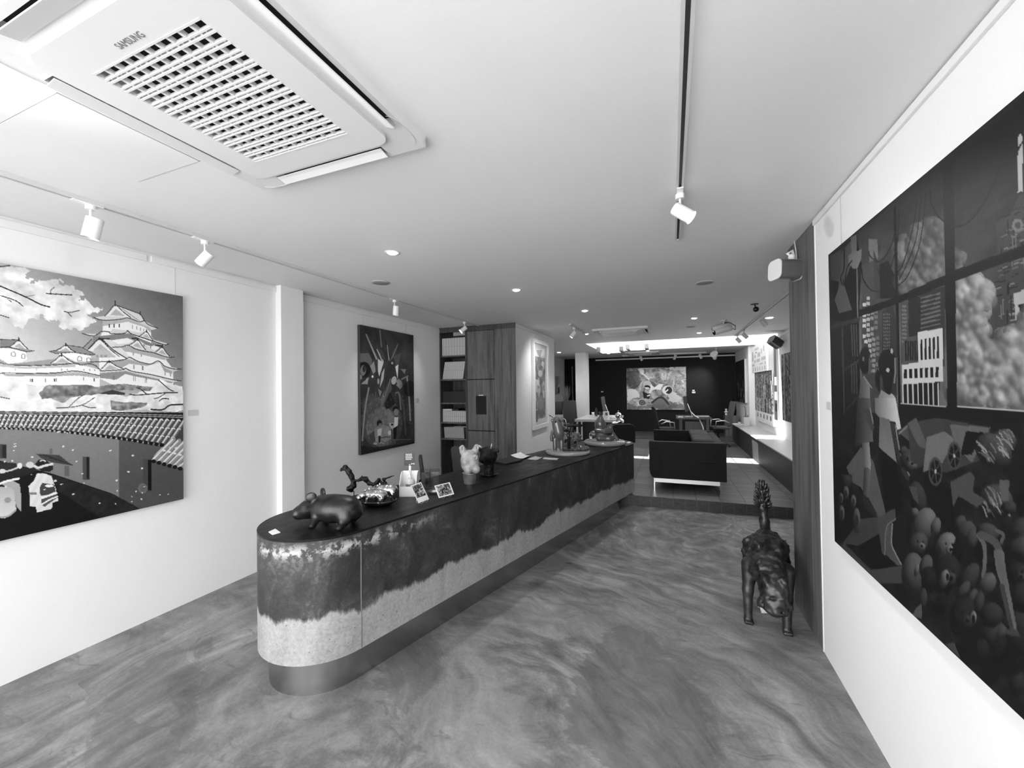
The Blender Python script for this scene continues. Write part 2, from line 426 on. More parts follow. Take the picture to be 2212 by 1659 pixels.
# ------------------------------------------------------------------ the setting
ZC = 2.684; ZF = .14; XL = -3.57; XL2 = -3.62; XR = .852; XW = 2.0; XW2 = 1.87; YB = 14.3; YS = 5.92; YF = -1.6
m = MB(); m.box(-3.8, YF, -.1, 2.2, YS+.02, 0); struct('floor', m, FLOOR)
m = MB(); m.box(-3.8, YS, -.1, 2.2, YB+.2, ZF-.002); m.cur = 1
m.box(-3.8, YS-.004, ZF-.002, 2.2, YB, ZF); m.cur = 2
m.box(-3.8, 12.4, ZF, XW2+.3, YB, ZF+.03)
struct('floor_raised', m, [RISER, TILE, OAKD])
m = MB()
m.box(-3.9, YF, ZC, 2.2, 9.5, ZC+.15); m.box(-3.9, 11.85, ZC, 2.2, YB+.2, ZC+.15); m.box(-3.9, 9.5, ZC, -1.86, 11.85, ZC+.15); m.box(XW, 9.5, ZC, 2.2, 11.85, ZC+.15)
struct('ceiling', m, CEIL)
m = MB(); z1 = 4.8
m.box(-1.96, 9.4, ZC+.15, 2.1, 9.5, z1); m.box(-1.96, 11.85, ZC+.15, 2.1, 11.95, z1); m.box(-1.96, 9.5, ZC+.15, -1.86, 11.85, z1); m.box(XW, 9.5, ZC+.15, XW+.1, 11.85, z1)
m.box(-1.96, 10.55, z1, 2.1, 11.95, z1+.05)  # unseen partial roof, shaped to let through only a narrow strip of sun
struct('skylight_shaft', m, WHITE)
m = MB(); m.box(-3.9, YF, 0, XL, 2.835, ZC); struct('wall_left', m, WHITE)
m = MB(); m.box(-3.9, 2.835, 0, -3.5, 3.09, ZC); struct('column', m, WHITE)
m = MB(); m.box(-3.9, 3.09, 0, XL2, 6.35, ZC); struct('wall_left_recess', m, WHITE)
m = MB(); m.box(-3.9, 6.36, 0, -2.27, 8.235, ZC); m.box(-2.35, 5.93, 0, -2.27, 6.36, ZC); struct('wall_partition', m, WHITE)
m = MB(); m.box(-3.9, 8.235, 0, -3.56, YB, ZC); struct('wall_left_back', m, WHITE)
m = MB(); m.box(-3.9, YB, 0, 2.2, YB+.2, ZC); struct('wall_back', m, DARKWALL)
m = MB(); m.box(XR, YF, 0, 1.1, 3.05, ZC); struct('wall_right', m, WHITE)
m = MB(); m.box(XR, 3.056, 0, 1.1, 3.67, ZC); struct('pillar', m, OAK)
m = MB(); m.box(XR-.003, 3.044, 0, XR+.01, 3.058, ZC); struct('trim_1', m, WMET)
m = MB(); m.box(1.1, 3.5, 0, 2.2, 3.67, ZC); m.box(XW, 3.67, 0, 2.2, 12.0, ZC); struct('wall_right_back', m, WHITE)
m = MB(); m.box(XW2, 12.0, 0, 2.2, YB, ZC); struct('wall_right_far', m, WHITE)
m = MB(); m.box(-2.63, 11.86, ZF, -2.33, 12.39, ZC); struct('column_far', m, WHITE)
m = MB(); m.box(-2.66, YB-.03, ZF+.03, -2.45, YB, 2.45); struct('door_1', m, VOID)
# picture rails
def rail(k, x0, y0, z0, x1, y1, z1):
    m = MB(); m.box(x0, y0, z0, x1, y1, z1); struct('trim_%d' % k, m, RAILW, bevel=.002)
rail(2, XL, YF, 2.618, XL+.014, 1.785, 2.666); rail(3, XL, 1.813, 2.62, XL+.014, 2.835, 2.668)
rail(4, XL2, 3.09, 2.61, XL2+.014, 5.9, 2.662)
rail(5, XR-.014, YF, 2.644, XR, 3.044, 2.677)
rail(6, -2.27, 5.95, 2.632, -2.256, 8.235, 2.68)
rail(7, -2.45, YB-.02, 2.585, XW2, YB, 2.63)
rail(8, XW-.014, 3.7, 2.60, XW, 9.5, 2.65)
# street outside the open shop front (behind the camera)
m = MB(); m.box(-14, -16, -.15, 12, YF, -.03); struct('pavement', m, mat('pale_pavement', .36, .8))

# ------------------------------------------------------------------ light
wd = bpy.data.worlds.new('sky'); SC.world = wd; wd.use_nodes = True
bg = wd.node_tree.nodes['Background']; bg.inputs[0].default_value = (1, 1, 1, 1); bg.inputs[1].default_value = 3.1
sl = bpy.data.lights.new('sun', 'SUN'); sl.energy = 18; sl.angle = .01
so = bpy.data.objects.new('sun', sl); COL.objects.link(so); so.location = (0, 6, 9)
so.rotation_euler = Vector((.22, -.197, -1)).to_track_quat('-Z', 'Y').to_euler()
def spot(loc, target, watts, deg=36, blend=1.0, rad=.03):
    l = bpy.data.lights.new('spot_beam', 'SPOT'); l.energy = watts; l.spot_size = math.radians(deg); l.spot_blend = blend; l.shadow_soft_size = rad
    o = bpy.data.objects.new('spot_beam', l); COL.objects.link(o); o.location = tuple(map(float, loc))
    o.rotation_euler = (Vector(target)-Vector(loc)).to_track_quat('-Z', 'Y').to_euler(); return o

# ------------------------------------------------------------------ the long concrete counter
CTC = np.array([-2.007, 1.931]); CU = np.array([.2716, .9624]); CN = np.array([-.9624, .2716]); CANG = math.atan2(CU[1], CU[0]); CZ = .86
def ct(u, n, z=CZ): p = CTC+u*CU+n*CN; return np.array([p[0], p[1], z])
def stadium(R, L, k=28, y0=0.0):
    return [(L+R*math.cos(t), y0+R*math.sin(t)) for t in np.linspace(-PI/2, PI/2, k)]+[(R*math.cos(t), y0+R*math.sin(t)) for t in np.linspace(PI/2, 3*PI/2, k)]
cnt = thing('counter', 'long round-ended concrete reception counter, dark on top and pale below', 'counter', (CTC[0], CTC[1], 0), CANG)
m = MB(); m.prism(stadium(.366, 4.17), .195, CZ-.012, True); part('body', m, CONC, cnt)
m = MB(); m.prism(stadium(.3665, 4.17), CZ-.012, CZ, True); o = part('top', m, CTOP, cnt, label='smooth dark counter top')
m = MB(); m.prism(stadium(.311, 3.76), 0, .196, True); part('plinth', m, STEEL, cnt, label='recessed polished steel plinth')
m = MB(); m.tube([(.005, -.3655, .2), (.004, -.3658, .5), (.006, -.3655, CZ-.07)], .003, 6); part('seam', m, mat('pale_grout', .2, .8), cnt, label='pale upright joint')
# ------------------------------------------------------------------ ceiling fixtures
def text_mesh(name, s, size, ext, m, parent, M, label=None):
    cu = bpy.data.curves.new(name, 'FONT'); cu.body = s; cu.size = size; cu.extrude = ext; cu.align_x = 'CENTER'; cu.align_y = 'CENTER'
    cu.resolution_u = 3
    tmp = bpy.data.objects.new('tmp', cu); COL.objects.link(tmp)
    dg = bpy.context.evaluated_depsgraph_get(); dg.update()
    me = bpy.data.meshes.new_from_object(tmp.evaluated_get(dg)); bpy.data.objects.remove(tmp)
    me.transform(M); me.materials.clear(); me.materials.append(m)
    o = bpy.data.objects.new(name, me); COL.objects.link(o); o.parent = parent
    if label: o['label'] = label
    return o
def cassette(c, label, text=None, h=.035, tl=(.95, .62, .62, .75)):
    """square four-way ceiling cassette; local axes = room axes, z down from the ceiling"""
    t = thing('air_conditioner', label, 'air conditioner', (c[0], c[1], ZC))
    S = .48; I = .385; m = MB()
    # bevelled frame ring with four outlet slots
    P = []
    o_ = rrect(-S, -S, S, S, .03, 5)
    def ring(a, b, za, zb, ra, rb, sm=False):
        A = rrect(-a, -a, a, a, ra, 5); B = rrect(-b, -b, b, b, rb, 5); n = len(A)
        m.add([(x, y, za) for x, y in A]+[(x, y, zb) for x, y in B], [(i, (i+1) % n, n+(i+1) % n, n+i) for i in range(n)], sm)
    ring(S, S-.012, 0, -h, .03, .028)
    a = S-.012; s0, s1, L = .395, .447, .30
    for k in range(4):
        R = Matrix.Rotation(k*PI/2, 4, 'Z')
        m.box(s1, -s1 if k % 2 else -a, -h, a, s1 if k % 2 else a, -.004, R); m.box(.262, -s0, -h, s0, .262, -.004, R)
        for y0, y1 in ((L, s1), (-s0, -L)): m.box(s0, y0, -h, s1, y1, -.004, R)
    part('frame', m, WPL, t)
    m = MB(); m.box(-S+.03, -S+.03, -.004, S-.03, S-.03, -.0005); part('duct', m, VOID, t, label='dark opening behind the outlets')
    # centre panel, its corners cut round, standing a little proud, with the grille window
    gx, gy0, gy1 = .252, -.262, .262; g = MB(); z0 = -h-.012
    pa = rrect(-.372, -.372, .372, .372, .055, 6); n = len(pa)
    hole = []
    for (x, y) in pa:  # radial projection of the outline onto the window rectangle
        k = max(abs(x)/gx, abs(y)/gy1); hole.append((x/k, y/k))
    g.add([(x, y, z0) for x, y in pa]+[(x, y, z0) for x, y in hole], [(i, n+i, n+(i+1) % n, (i+1) % n) for i in range(n)])
    g.add([(x, y, z0) for x, y in pa]+[(x, y, -h+.002) for x, y in pa], [(i, (i+1) % n, n+(i+1) % n, n+i) for i in range(n)])
    g.add([(x, y, z0) for x, y in hole]+[(x, y, -.01) for x, y in hole], [(i, n+i, n+(i+1) % n, (i+1) % n) for i in range(n)])
    part('intake_panel', g, WPL, t)
    # basket-weave intake grille: two levels of bars
    gr = MB(); nx, ny = 10, 13; px_ = 2*gx/nx; py_ = (gy1-gy0)/ny
    for i in range(nx+1):
        x = -gx+px_*i; gr.box(x-.0042, gy0, z0+.001, x+.0042, gy1, z0+.015)
    for j in range(ny+1):
        y = gy0+py_*j; gr.box(-gx, y-.003, z0-.001, gx, y+.003, z0+.012)
        if j < ny:
            yy = y+py_*.70; gr.box(-gx, yy-.0026, z0+.0, gx, yy+.0026, z0+.010)
            for i in range(nx):
                xx = -gx+px_*(i+.36+.28*(j % 2)); gr.box(xx-.0022, yy, z0+.004, xx+.0022, y+py_, z0+.014)
    part('grille', gr, WPL, t)
    m = MB(); m.box(-gx, gy0, -.012, gx, gy1, -.008); part('filter', m, VOID, t, label='dark filter behind the grille')
    # four louvers, hinged open
    for k in range(4):
        ang = k*PI/2; R = Matrix.Rotation(ang, 4, 'Z'); lv = MB()
        tilt = tl[k]
        M = R @ Matrix.Translation((.400, 0, -h-.001)) @ Matrix.Rotation(tilt*.35, 4, 'Y')
        lv.box(0, -.295, -.004, .048, .295, .0, M)
        part('louver', lv, WPL, t, bevel=.001)
    for k in range(4):
        cs = MB()
        R = Matrix.Rotation(k*PI/2, 3, 'Z')
        pts = [R @ Vector((.44+.028*math.cos(q), .34+.09*math.sin(q)*1.0, -h-.0005)) for q in np.linspace(-PI/2, PI/2, 9)]
        cs.tube([tuple(p) for p in pts], .0012, 5)
        part('corner_cover', cs, GPL, t)
    if text: text_mesh('lettering', text, .026, .0005, mat('grey_print', .18, .5), t, Matrix.Translation((.0, -.292, z0-.0006)) @ Matrix.Rotation(PI, 4, 'X'))
    return t
AC1 = cassette((-1.392, .952), 'large white square ceiling air conditioner with woven grille nearest the camera', 'SAMSUNG')
AC2 = cassette((-.82, 7.66), 'smaller looking white ceiling air conditioner before the skylight, above the sofa', tl=(2.6, .6, .6, 3.2))
AC3 = cassette((-.78, 12.84), 'farthest white ceiling air conditioner, just before the charcoal wall')
# ceiling hatch: a flush plasterboard panel with a hairline gap
t = thing('ceiling_hatch', 'flush square white access panel in the ceiling at left', 'ceiling hatch', (-2.17, .945, ZC))
m = MB(); m.box(-.228, -.224, -.0025, .228, .224, 0); part('panel', m, CEIL, t)
m = MB()
for a in ((-.231, -.227, .231, -.2245), (-.231, .2245, .231, .227), (-.231, -.227, -.2285, .227), (.2285, -.227, .231, .227)): m.box(a[0], a[1], -.001, a[2], a[3], 0)
part('gap', m, mat('shadow_gap', .35, .9), t)
# lighting tracks
def track(label, x, y0, y1, ends=True):
    t = thing('lighting_track', label, 'lighting track', (x, (y0+y1)/2, ZC)); L = (y1-y0)/2; m = MB()
    m.box(-.018, -L, -.020, -.007, L, 0); m.box(.007, -L, -.020, .018, L, 0); m.box(-.007, -L, -.004, .007, L, 0)
    part('rail', m, mat('track_enamel', .62, .4), t)
    m = MB(); m.box(-.0068, -L, -.012, .0068, L, -.0045); part('slot', m, mat('track_slot', .05, .5), t, label='dark groove')
    m = MB(); m.box(-.018, L, -.020, .018, L+.012, 0); part('end_cap', m, mat('track_enamel'), t); m = MB(); m.box(-.018, -L-.012, -.02, .018, -L, 0); part('end_cap', m, mat('track_enamel'), t)
    return t
TL = track('long lighting track on the left side, running to the wooden cupboard', -2.868, -1.5, 5.86)
TR = track('short lighting track in the middle of the near ceiling, ending above the counter', .059, -1.5, 3.03)
TS = track('short stub of track beyond the wooden cupboard', -1.5, 6.42, 7.9)
TB = track('lighting track along the right of the sofa, ending at the skylight', 1.235, 5.0, 9.35)
def tspot(label, x, y, aim, lit=False, group=None, L=.105, R=.033, drop=.10, zt=ZC-.02, white=WMET):
    """track spotlight: adapter on the track, stem, tilted barrel"""
    t = thing('spotlight', label, 'spotlight', (x, y, zt), 0, group)
    m = MB(); m.box(-.016, -.075, -.006, .016, .05, 0); m.cyl((0, 0, -.006), (0, 0, -.03), .022, .022, 18); part('adapter', m, white, t, bevel=.002)
    d = np.array(aim, float); d /= np.linalg.norm(d)
    pv = np.array([0, 0, -drop]); sd = np.cross(d, [0, 0, 1.]); sd /= np.linalg.norm(sd)
    m = MB(); m.tube([(0, 0, -.025), tuple(pv*.75), tuple(pv+sd*0)], .0065, 8); part('stem', m, white, t)
    a = pv-d*L*.3+sd*R*.55; b = pv+d*L*.7+sd*R*.55; m = MB(); m.cyl(a, b, R, R, 26, caps=False); m.cyl(a, a+d*.002, R, R, 26); 
    m.cyl(b-d*.004, b-d*.003, R*.99, R*.99, 26, caps=False); part('barrel', m, white, t)
    m = MB(); m.cyl(b-d*.022, b-d*(.002 if lit else .018), R*.93, R*.93, 24)
    part('lens', m, LAMP if lit else mat('dim_lens', .5, .2), t, label='glowing lamp face' if lit else None)
    return t, np.array([x, y, zt])+b+d*.01, d
_, b1, d1 = tspot('white track spotlight nearest the left edge, pointing straight down', -2.868, 1.19, (-.18, -.12, -1), L=.11, R=.037)
_, b2, d2 = tspot('second white spotlight on the left track, tilted towards the castle painting', -2.868, 1.76, (-.75, -.25, -.75))
_, b3, d3 = tspot('third white spotlight on the left track, hanging upright', -2.868, 3.745, (-.12, .05, -1))
_, b4, d4 = tspot('lit white spotlight at the far end of the left track', -2.868, 5.40, (-.55, -.45, -.6), True)
_, b5, d5 = tspot('lit white spotlight on the middle track near the ceiling centre', .059, 2.30, (.72, -.12, -.62), True)
_, b6, d6 = tspot('spotlight on the short stub of track', -1.5, 6.72, (-.55, -.35, -.75))
_, b7, d7 = tspot('nearest spotlight on the track right of the sofa', 1.235, 6.75, (.55, .2, -.8), white=mat('grey_enamel', .5, .4))
_, b8, d8 = tspot('middle spotlight on the track right of the sofa', 1.235, 8.35, (.7, .1, -.7), white=mat('grey_enamel'))
_, b9, d9 = tspot('last spotlight on the track right of the sofa, against the skylight', 1.235, 9.1, (.6, .1, -.75), white=mat('grey_enamel'))
_, b10, d10 = tspot('added lit white spotlight out of view on the left track nearest the open shop front', -2.868, .30, (.85, .4, -.3), True)  # unseen lamp, added to light the right wall more evenly
_, b11, d11 = tspot('added lit white spotlight out of view on the middle track nearest the open shop front', .059, .30, (-.85, .25, -.35), True)  # unseen lamp, added to light the left wall from across the room
spot(b10, (XR, 1.95, 1.15), 105, 70); spot(b11, (XL, 1.25, .95), 34, 64); spot(b3, (XL2, 4.6, 1.4), 7, 75); spot(b4, (XL2, 4.9, 1.7), 5, 70)
spot(b5, (XR, 2.0, 1.3), 20, 110); spot(b6, (-2.27, 7.0, 1.6), 17, 120)
# recessed downlights and ceiling speakers
def downlight(x, y, label, lit=True, r=.045, gl=LAMP):
    t = thing('downlight', label, 'downlight', (x, y, ZC)); m = MB()
    m.lathe([(r, 0), (r+.012, -.001), (r+.012, -.004), (r, -.004)], n=24); part('trim_ring', m, WMET, t)
    m = MB(); m.ball((0, 0, -.004), (r*.8, r*.8, .012), 18, 8); part('lamp', m, gl, t)
    if lit: spot((x, y, ZC-.03), (x, y, 0), lit, 100, .6, .04)
    return t
downlight(-1.93, 2.5, 'recessed lit downlight nearest, above the near end of the counter', 16)
downlight(-1.49, 3.96, 'second recessed lit downlight along the counter', 14)
downlight(-1.06, 5.41, 'third recessed lit downlight, over the far end of the counter', 16)
downlight(.34, 6.72, 'recessed lit downlight left of the white bullet camera', 22)
downlight(.52, 8.6, 'small lit downlight just before the skylight edge', 14)
downlight(-1.5, 7.75, 'round lit lamp below the left end of the middle air conditioner', 14, .05)
downlight(1.41, 7.19, 'brightest downlight, glowing beside the right hand track', 30, .06)
downlight(-1.75, 12.5, 'lit downlight between the hanging lanterns and the back track', 10, .05)
downlight(-.6, 12.15, 'lit downlight just behind the hanging lanterns', 10, .05)
downlight(-3.0, 11.4, 'bright lamp at the left of the white column', 12, .06)
def cspk(x, y, label):
    t = thing('ceiling_speaker', label, 'speaker', (x, y, ZC)); m = MB(); m.lathe([(.085, 0), (.088, -.004), (.078, -.008), (0.001, -.008)], n=28); part('rim', m, mat('grey_enamel', .5, .4), t)
    m = MB(); m.lathe([(.074, -.008), (.07, -.0095), (.001, -.0105)], n=28); part('mesh', m, mat('speaker_mesh', .3, .6), t)
cspk(-2.572, 3.15, 'round grey ceiling speaker near the left track')
cspk(.327, 4.46, 'round grey ceiling speaker beyond the end of the middle track')
cspk(.33, 7.63, 'far round grey ceiling speaker between two downlights')
# ------------------------------------------------------------------ pictures: painted pigment as point colours on a fine canvas grid
def art_mat(rough=.55):
    k = 'pigment_%d' % int(rough*100)
    if k in MATS: return MATS[k]
    m = mat(k, .5, rough, spec=.22); n = NT(m); a = n.new('ShaderNodeAttribute'); a.attribute_name = 'pigment'; n.color(a.outputs['Color'])
    n.bump(n.noise(n.coord(), 160, 2), .08, .003); return m
class Art:
    """a plane a + u*du + v*dv (u to the right, v down, as one stands before it), nx by ny points"""
    def __init__(s, tl, tr, bl, nx, ny, base=128, Z=None):
        s.tl, s.du, s.dv = np.array(tl, float), np.array(tr, float)-np.array(tl, float), np.array(bl, float)-np.array(tl, float)
        s.nx, s.ny = nx, ny
        U, V = np.meshgrid(np.linspace(0, 1, nx), np.linspace(0, 1, ny)); s.U, s.V = U, V
        s.P = s.tl+U[..., None]*s.du+V[..., None]*s.dv
        s.X, s.Y = prj(s.P)
        s.M = np.stack([U*np.linalg.norm(s.du), V*np.linalg.norm(s.dv)], -1)   # metres on the canvas
        s.g = np.full(U.shape, float(base)); s.Z = (1, 0, 0)
    def z(s, x0, y0, x1, wz): s.Z = ((x1-x0)/wz, x0, y0)
    def t(s, p): k, x, y = s.Z; p = np.asarray(p, float); return p*k+np.array([x, y])
    def n(s, sc, seed=0, o=3, st=(1, 1)): return vnoise(s.M*np.array(st), sc, seed, o)
    def bb(s, x0, y0, x1, y1):
        k = (s.X >= x0) & (s.X <= x1) & (s.Y >= y0) & (s.Y <= y1); r = np.where(k.any(1))[0]; c = np.where(k.any(0))[0]
        if not len(r) or not len(c): return None
        return slice(r[0], r[-1]+1), slice(c[0], c[-1]+1)
    def put(s, b, k, v, a=1.0):
        if callable(v): v = v(s.X[b], s.Y[b])
        elif isinstance(v, np.ndarray): v = v[b]
        s.g[b] = np.where(k, s.g[b]*(1-a)+v*a, s.g[b])
    def inside(s, p, b):
        X, Y = s.X[b], s.Y[b]; k = np.zeros(X.shape, bool); n = len(p)
        for i in range(n):
            (x0, y0), (x1, y1) = p[i], p[(i+1) % n]
            if y0 == y1: continue
            c = ((y0 > Y) != (y1 > Y)) & (X < (x1-x0)*(Y-y0)/(y1-y0)+x0); k ^= c
        return k
    def poly(s, p, v, a=1.0, jit=0, line=None, lw=1.0, nf=18):
        p = s.t(p); b = s.bb(p[:, 0].min()-jit, p[:, 1].min()-jit, p[:, 0].max()+jit, p[:, 1].max()+jit)
        if b is None: return
        if jit:
            ox, oy = s.X, s.Y; s.X = s.X+(s.n(nf, 3)-.5)*jit*3; s.Y = s.Y+(s.n(nf, 9)-.5)*jit*3; k = s.inside(p, b); s.X, s.Y = ox, oy
        else: k = s.inside(p, b)
        s.put(b, k, v, a)
        if line is not None: s.line(np.vstack([p, p[:1]]), lw, line, raw=True)
    def line(s, p, w, v, a=1.0, raw=False, w1=None):
        p = np.asarray(p, float) if raw else s.t(p); w1 = w if w1 is None else w1; m = len(p)-1
        for i in range(m):
            (x0, y0), (x1, y1) = p[i], p[i+1]; wa = w+(w1-w)*i/m; b = s.bb(min(x0, x1)-wa, min(y0, y1)-wa, max(x0, x1)+wa, max(y0, y1)+wa)
            if b is None: continue
            X, Y = s.X[b], s.Y[b]; dx, dy = x1-x0, y1-y0; t = np.clip(((X-x0)*dx+(Y-y0)*dy)/(dx*dx+dy*dy+1e-9), 0, 1)
            d = np.hypot(X-x0-t*dx, Y-y0-t*dy); s.put(b, d < wa/2+.25, v, a)
    def curve(s, p, w, v, a=1.0, w1=None, n=6):
        p = np.asarray(p, float); q = []
        for i in range(len(p)-1):
            p0 = p[max(i-1, 0)]; p1 = p[i]; p2 = p[i+1]; p3 = p[min(i+2, len(p)-1)]
            for t in np.linspace(0, 1, n, endpoint=False): q.append(.5*((2*p1)+(p2-p0)*t+(2*p0-5*p1+4*p2-p3)*t*t+(3*p1-p0-3*p2+p3)*t**3))
        q.append(p[-1]); s.line(q, w, v, a, w1=w1)
    def ell(s, cx, cy, rx, ry, v, rot=0, a=1.0, ball=False, amb=.35, L=(.5, -.6)):
        (cx, cy), k = s.t([[cx, cy]])[0], s.Z[0]; rx *= k; ry *= k; R = max(rx, ry)
        b = s.bb(cx-R, cy-R, cx+R, cy+R)
        if b is None: return
        c, sn = math.cos(rot), math.sin(rot); X, Y = s.X[b]-cx, s.Y[b]-cy; x = (X*c+Y*sn)/rx; y = (-X*sn+Y*c)/ry; d = x*x+y*y; k = d < 1
        if ball:
            nz = np.sqrt(np.clip(1-d, 0, 1)); wx = x*c-y*sn; wy = x*sn+y*c
            v = v*np.clip(amb+(1.05-amb)*np.clip(wx*L[0]+wy*L[1]+nz*.62, 0, 1), 0, 1.1); s.g[b] = np.where(k, s.g[b]*(1-a)+v*a, s.g[b])
        else: s.put(b, k, v, a)
    def soften(s, p, n=2):
        p = s.t(p); b = s.bb(*p.min(0), *p.max(0)); k = s.inside(p, b); g = s.g[b].copy()
        for _ in range(n): q = np.pad(g, 1, mode='edge'); g = (q[1:-1, 1:-1]*2+q[:-2, 1:-1]+q[2:, 1:-1]+q[1:-1, :-2]+q[1:-1, 2:])/6
        s.g[b] = np.where(k, g*(1+.28*(s.n(26, 4, 3)[b]-.5)), s.g[b])
    def rect(s, x0, y0, x1, y1, v, a=1.0): s.poly([(x0, y0), (x1, y0), (x1, y1), (x0, y1)], v, a)
    def mesh(s, name, parent, gain=1.0, off=(0, 0, 0), rough=.55):
        me = bpy.data.meshes.new(name); o3 = np.array(off, float)
        P = (s.P-np.array(parent.location)+o3).reshape(-1, 3); nx, ny = s.nx, s.ny
        i = np.arange(ny-1)[:, None]*nx+np.arange(nx-1)[None]; F = np.stack([i, i+nx, i+nx+1, i+1], -1).reshape(-1, 4)
        me.vertices.add(len(P)); me.vertices.foreach_set('co', P.ravel().astype(np.float32))
        me.loops.add(F.size); me.loops.foreach_set('vertex_index', F.ravel().astype(np.int32))
        me.polygons.add(len(F)); me.polygons.foreach_set('loop_start', np.arange(0, F.size, 4, dtype=np.int32))
        me.update(calc_edges=True)
        c = np.clip(lin(np.clip(s.g, 0, 255))*gain, .004, .9).ravel(); at = me.attributes.new('pigment', 'FLOAT_COLOR', 'POINT')
        at.data.foreach_set('color', np.stack([c, c, c, np.ones_like(c)], -1).ravel().astype(np.float32))
        me.materials.append(art_mat(rough)); o = bpy.data.objects.new(name, me); COL.objects.link(o); o.parent = parent; return o

# ---- 1. the large castle painting on the left wall
X1 = XL+.04
t = thing('painting', 'large canvas of a white tiered castle, blossom and tiled wall, hung on the left wall', 'painting', (XL, 1.13, .83))
m = MB(); m.box(XL+.004, .26, .832, X1, 2.002, 2.402); part('stretcher', m, mat('canvas_edge', .5, .7), t, world=True)
A = Art((X1+.001, .26, 2.403), (X1+.001, 2.003, 2.403), (X1+.001, .26, .831), 560, 505, 150)
b_ = (slice(None), slice(None))
A.g = np.clip(205-.25*A.X+.25*(A.Y-700), 92, 205)+(A.n(30, 1)-.5)*6
A.z(170, 640, 410, 1531)   # the keep
def bl(v0=226, am=45, sc=26): return v0+(A.n(sc, 5, 4)-.5)*am*2
ROOF = 208
A.poly([(335, 330), (680, 310), (1000, 440), (1000, 640), (1200, 760), (1205, 880), (1300, 1000), (1300, 1260), (470, 1220), (280, 1130), (280, 600), (330, 470)], 234)
A.poly([(330, 320), (680, 300), (900, 350), (1000, 440), (1000, 505), (900, 420), (740, 375), (680, 350), (335, 412)], 178)
A.poly([(190, 560), (450, 530), (670, 500), (820, 570), (1060, 670), (1000, 690), (830, 640), (670, 575), (430, 610), (200, 640)], 128)
A.poly([(465, 705), (690, 680), (1040, 775), (1200, 845), (1190, 880), (1030, 840), (690, 765), (520, 770)], 172)
A.poly([(380, 900), (700, 860), (1000, 945), (940, 960), (700, 930), (560, 1000), (380, 960)], 165)
A.poly([(1120, 915), (1290, 1030), (1290, 1070), (1180, 1040)], 165)
A.poly([(280, 1045), (640, 1020), (760, 1060), (1300, 1175), (1290, 1200), (760, 1100), (640, 1070), (520, 1150), (285, 1125)], 140)
def roof(p, ln, v=ROOF, w=1.5):
    A.poly(p, v); A.curve(ln, w, 52)
def gable(p, v=228, sh=True):
    A.poly(p, v); (x0, y0), (x1, y1), (x2, y2) = p; mx, my = (x0+x1+x2)/3, (y0+y1+y2)/3
    if sh: A.poly([(mx+(x-mx)*.58, my+(y-my)*.58+8) for x, y in p], 178)
    A.curve([(x0, y0), ((x0+x1)/2-8, (y0+y1)/2+8), (x1, y1), ((x1+x2)/2+4, (y1+y2)/2+10), (x2, y2)], 1.5, 58); A.line([(x1, y1-22), (x1, y1+10)], 1.8, 40)
roof([(205, 290), (360, 270), (690, 275), (830, 350), (900, 335), (1090, 440), (1010, 465), (960, 420), (680, 310), (330, 330)], [(205, 290), (330, 330), (560, 318), (680, 300), (830, 352), (905, 340), (960, 390), (1090, 440)])
A.poly([(505, 120), (850, 240), (900, 330), (830, 350), (720, 290)], 214); A.line([(505, 118), (850, 245), (905, 335)], 1.6, 60); A.line([(600, 170), (840, 345)], .8, 120)
gable([(360, 272), (505, 120), (715, 290)]); A.line([(505, 66), (505, 130)], 2.4, 50); A.line([(848, 212), (848, 252)], 2.2, 55)
roof([(50, 512), (250, 520), (320, 482), (420, 490), (470, 450), (672, 470), (830, 500), (935, 480), (1040, 600), (1235, 655), (1180, 685), (820, 560), (700, 510), (640, 515), (450, 520), (400, 490), (310, 490), (250, 530), (190, 560)], [(50, 512), (190, 548), (265, 520), (310, 487), (410, 490), (450, 515), (600, 515), (655, 495), (672, 470)])
A.curve([(672, 470), (720, 515), (850, 560), (1000, 610), (1180, 668), (1235, 655)], 1.8, 50); gable([(840, 545), (935, 485), (1025, 605)])
A.poly([(285, 590), (420, 590), (520, 640), (700, 830), (660, 855)], 216); gable([(115, 745), (285, 590), (560, 830)]); A.poly([(185, 765), (250, 725), (290, 740), (340, 720), (430, 775), (520, 840), (170, 850)], 188)
A.curve([(115, 745), (285, 590), (420, 690), (520, 770), (660, 855)], 1.9, 50); A.line([(280, 582), (425, 590)], 2.4, 35)
A.poly([(55, 715), (185, 590), (200, 640), (130, 715)], 150); A.line([(55, 713), (180, 592)], 1.5, 60)
for x in (235, 295, 352): A.rect(x, 808, x+34, 842, 150)
roof([(465, 700), (490, 660), (680, 650), (815, 590), (1040, 750), (1150, 690), (1250, 830), (1315, 838), (1210, 860), (1040, 775), (830, 740), (690, 680)], [(465, 703), (600, 695), (685, 672), (780, 725), (900, 755), (1040, 780), (1210, 838), (1315, 838)])
gable([(690, 675), (815, 600), (925, 740)]); A.line([(738, 578), (822, 580)], 2.4, 40); gable([(1055, 770), (1150, 700), (1255, 830)]); A.line([(1058, 680), (1160, 682)], 2.2, 40)
roof([(160, 905), (440, 890), (660, 860), (700, 840), (830, 900), (990, 930), (1060, 895), (1110, 890), (1190, 960), (1415, 1003), (1300, 1040), (1195, 990), (1120, 915), (1000, 945), (850, 920), (700, 870), (640, 880)], [(160, 905), (440, 895), (640, 870), (700, 840), (800, 890), (900, 920), (1000, 933), (1080, 892), (1130, 910), (1190, 965), (1300, 1000), (1415, 1003)])
gable([(275, 1030), (420, 905), (620, 1000)])
roof([(275, 1030), (600, 1015), (645, 990), (800, 1050), (1410, 1163), (1300, 1185), (800, 1075), (650, 1030), (280, 1060)], [(275, 1030), (600, 1012), (645, 992), (740, 1035), (1000, 1080), (1300, 1150), (1410, 1163)])
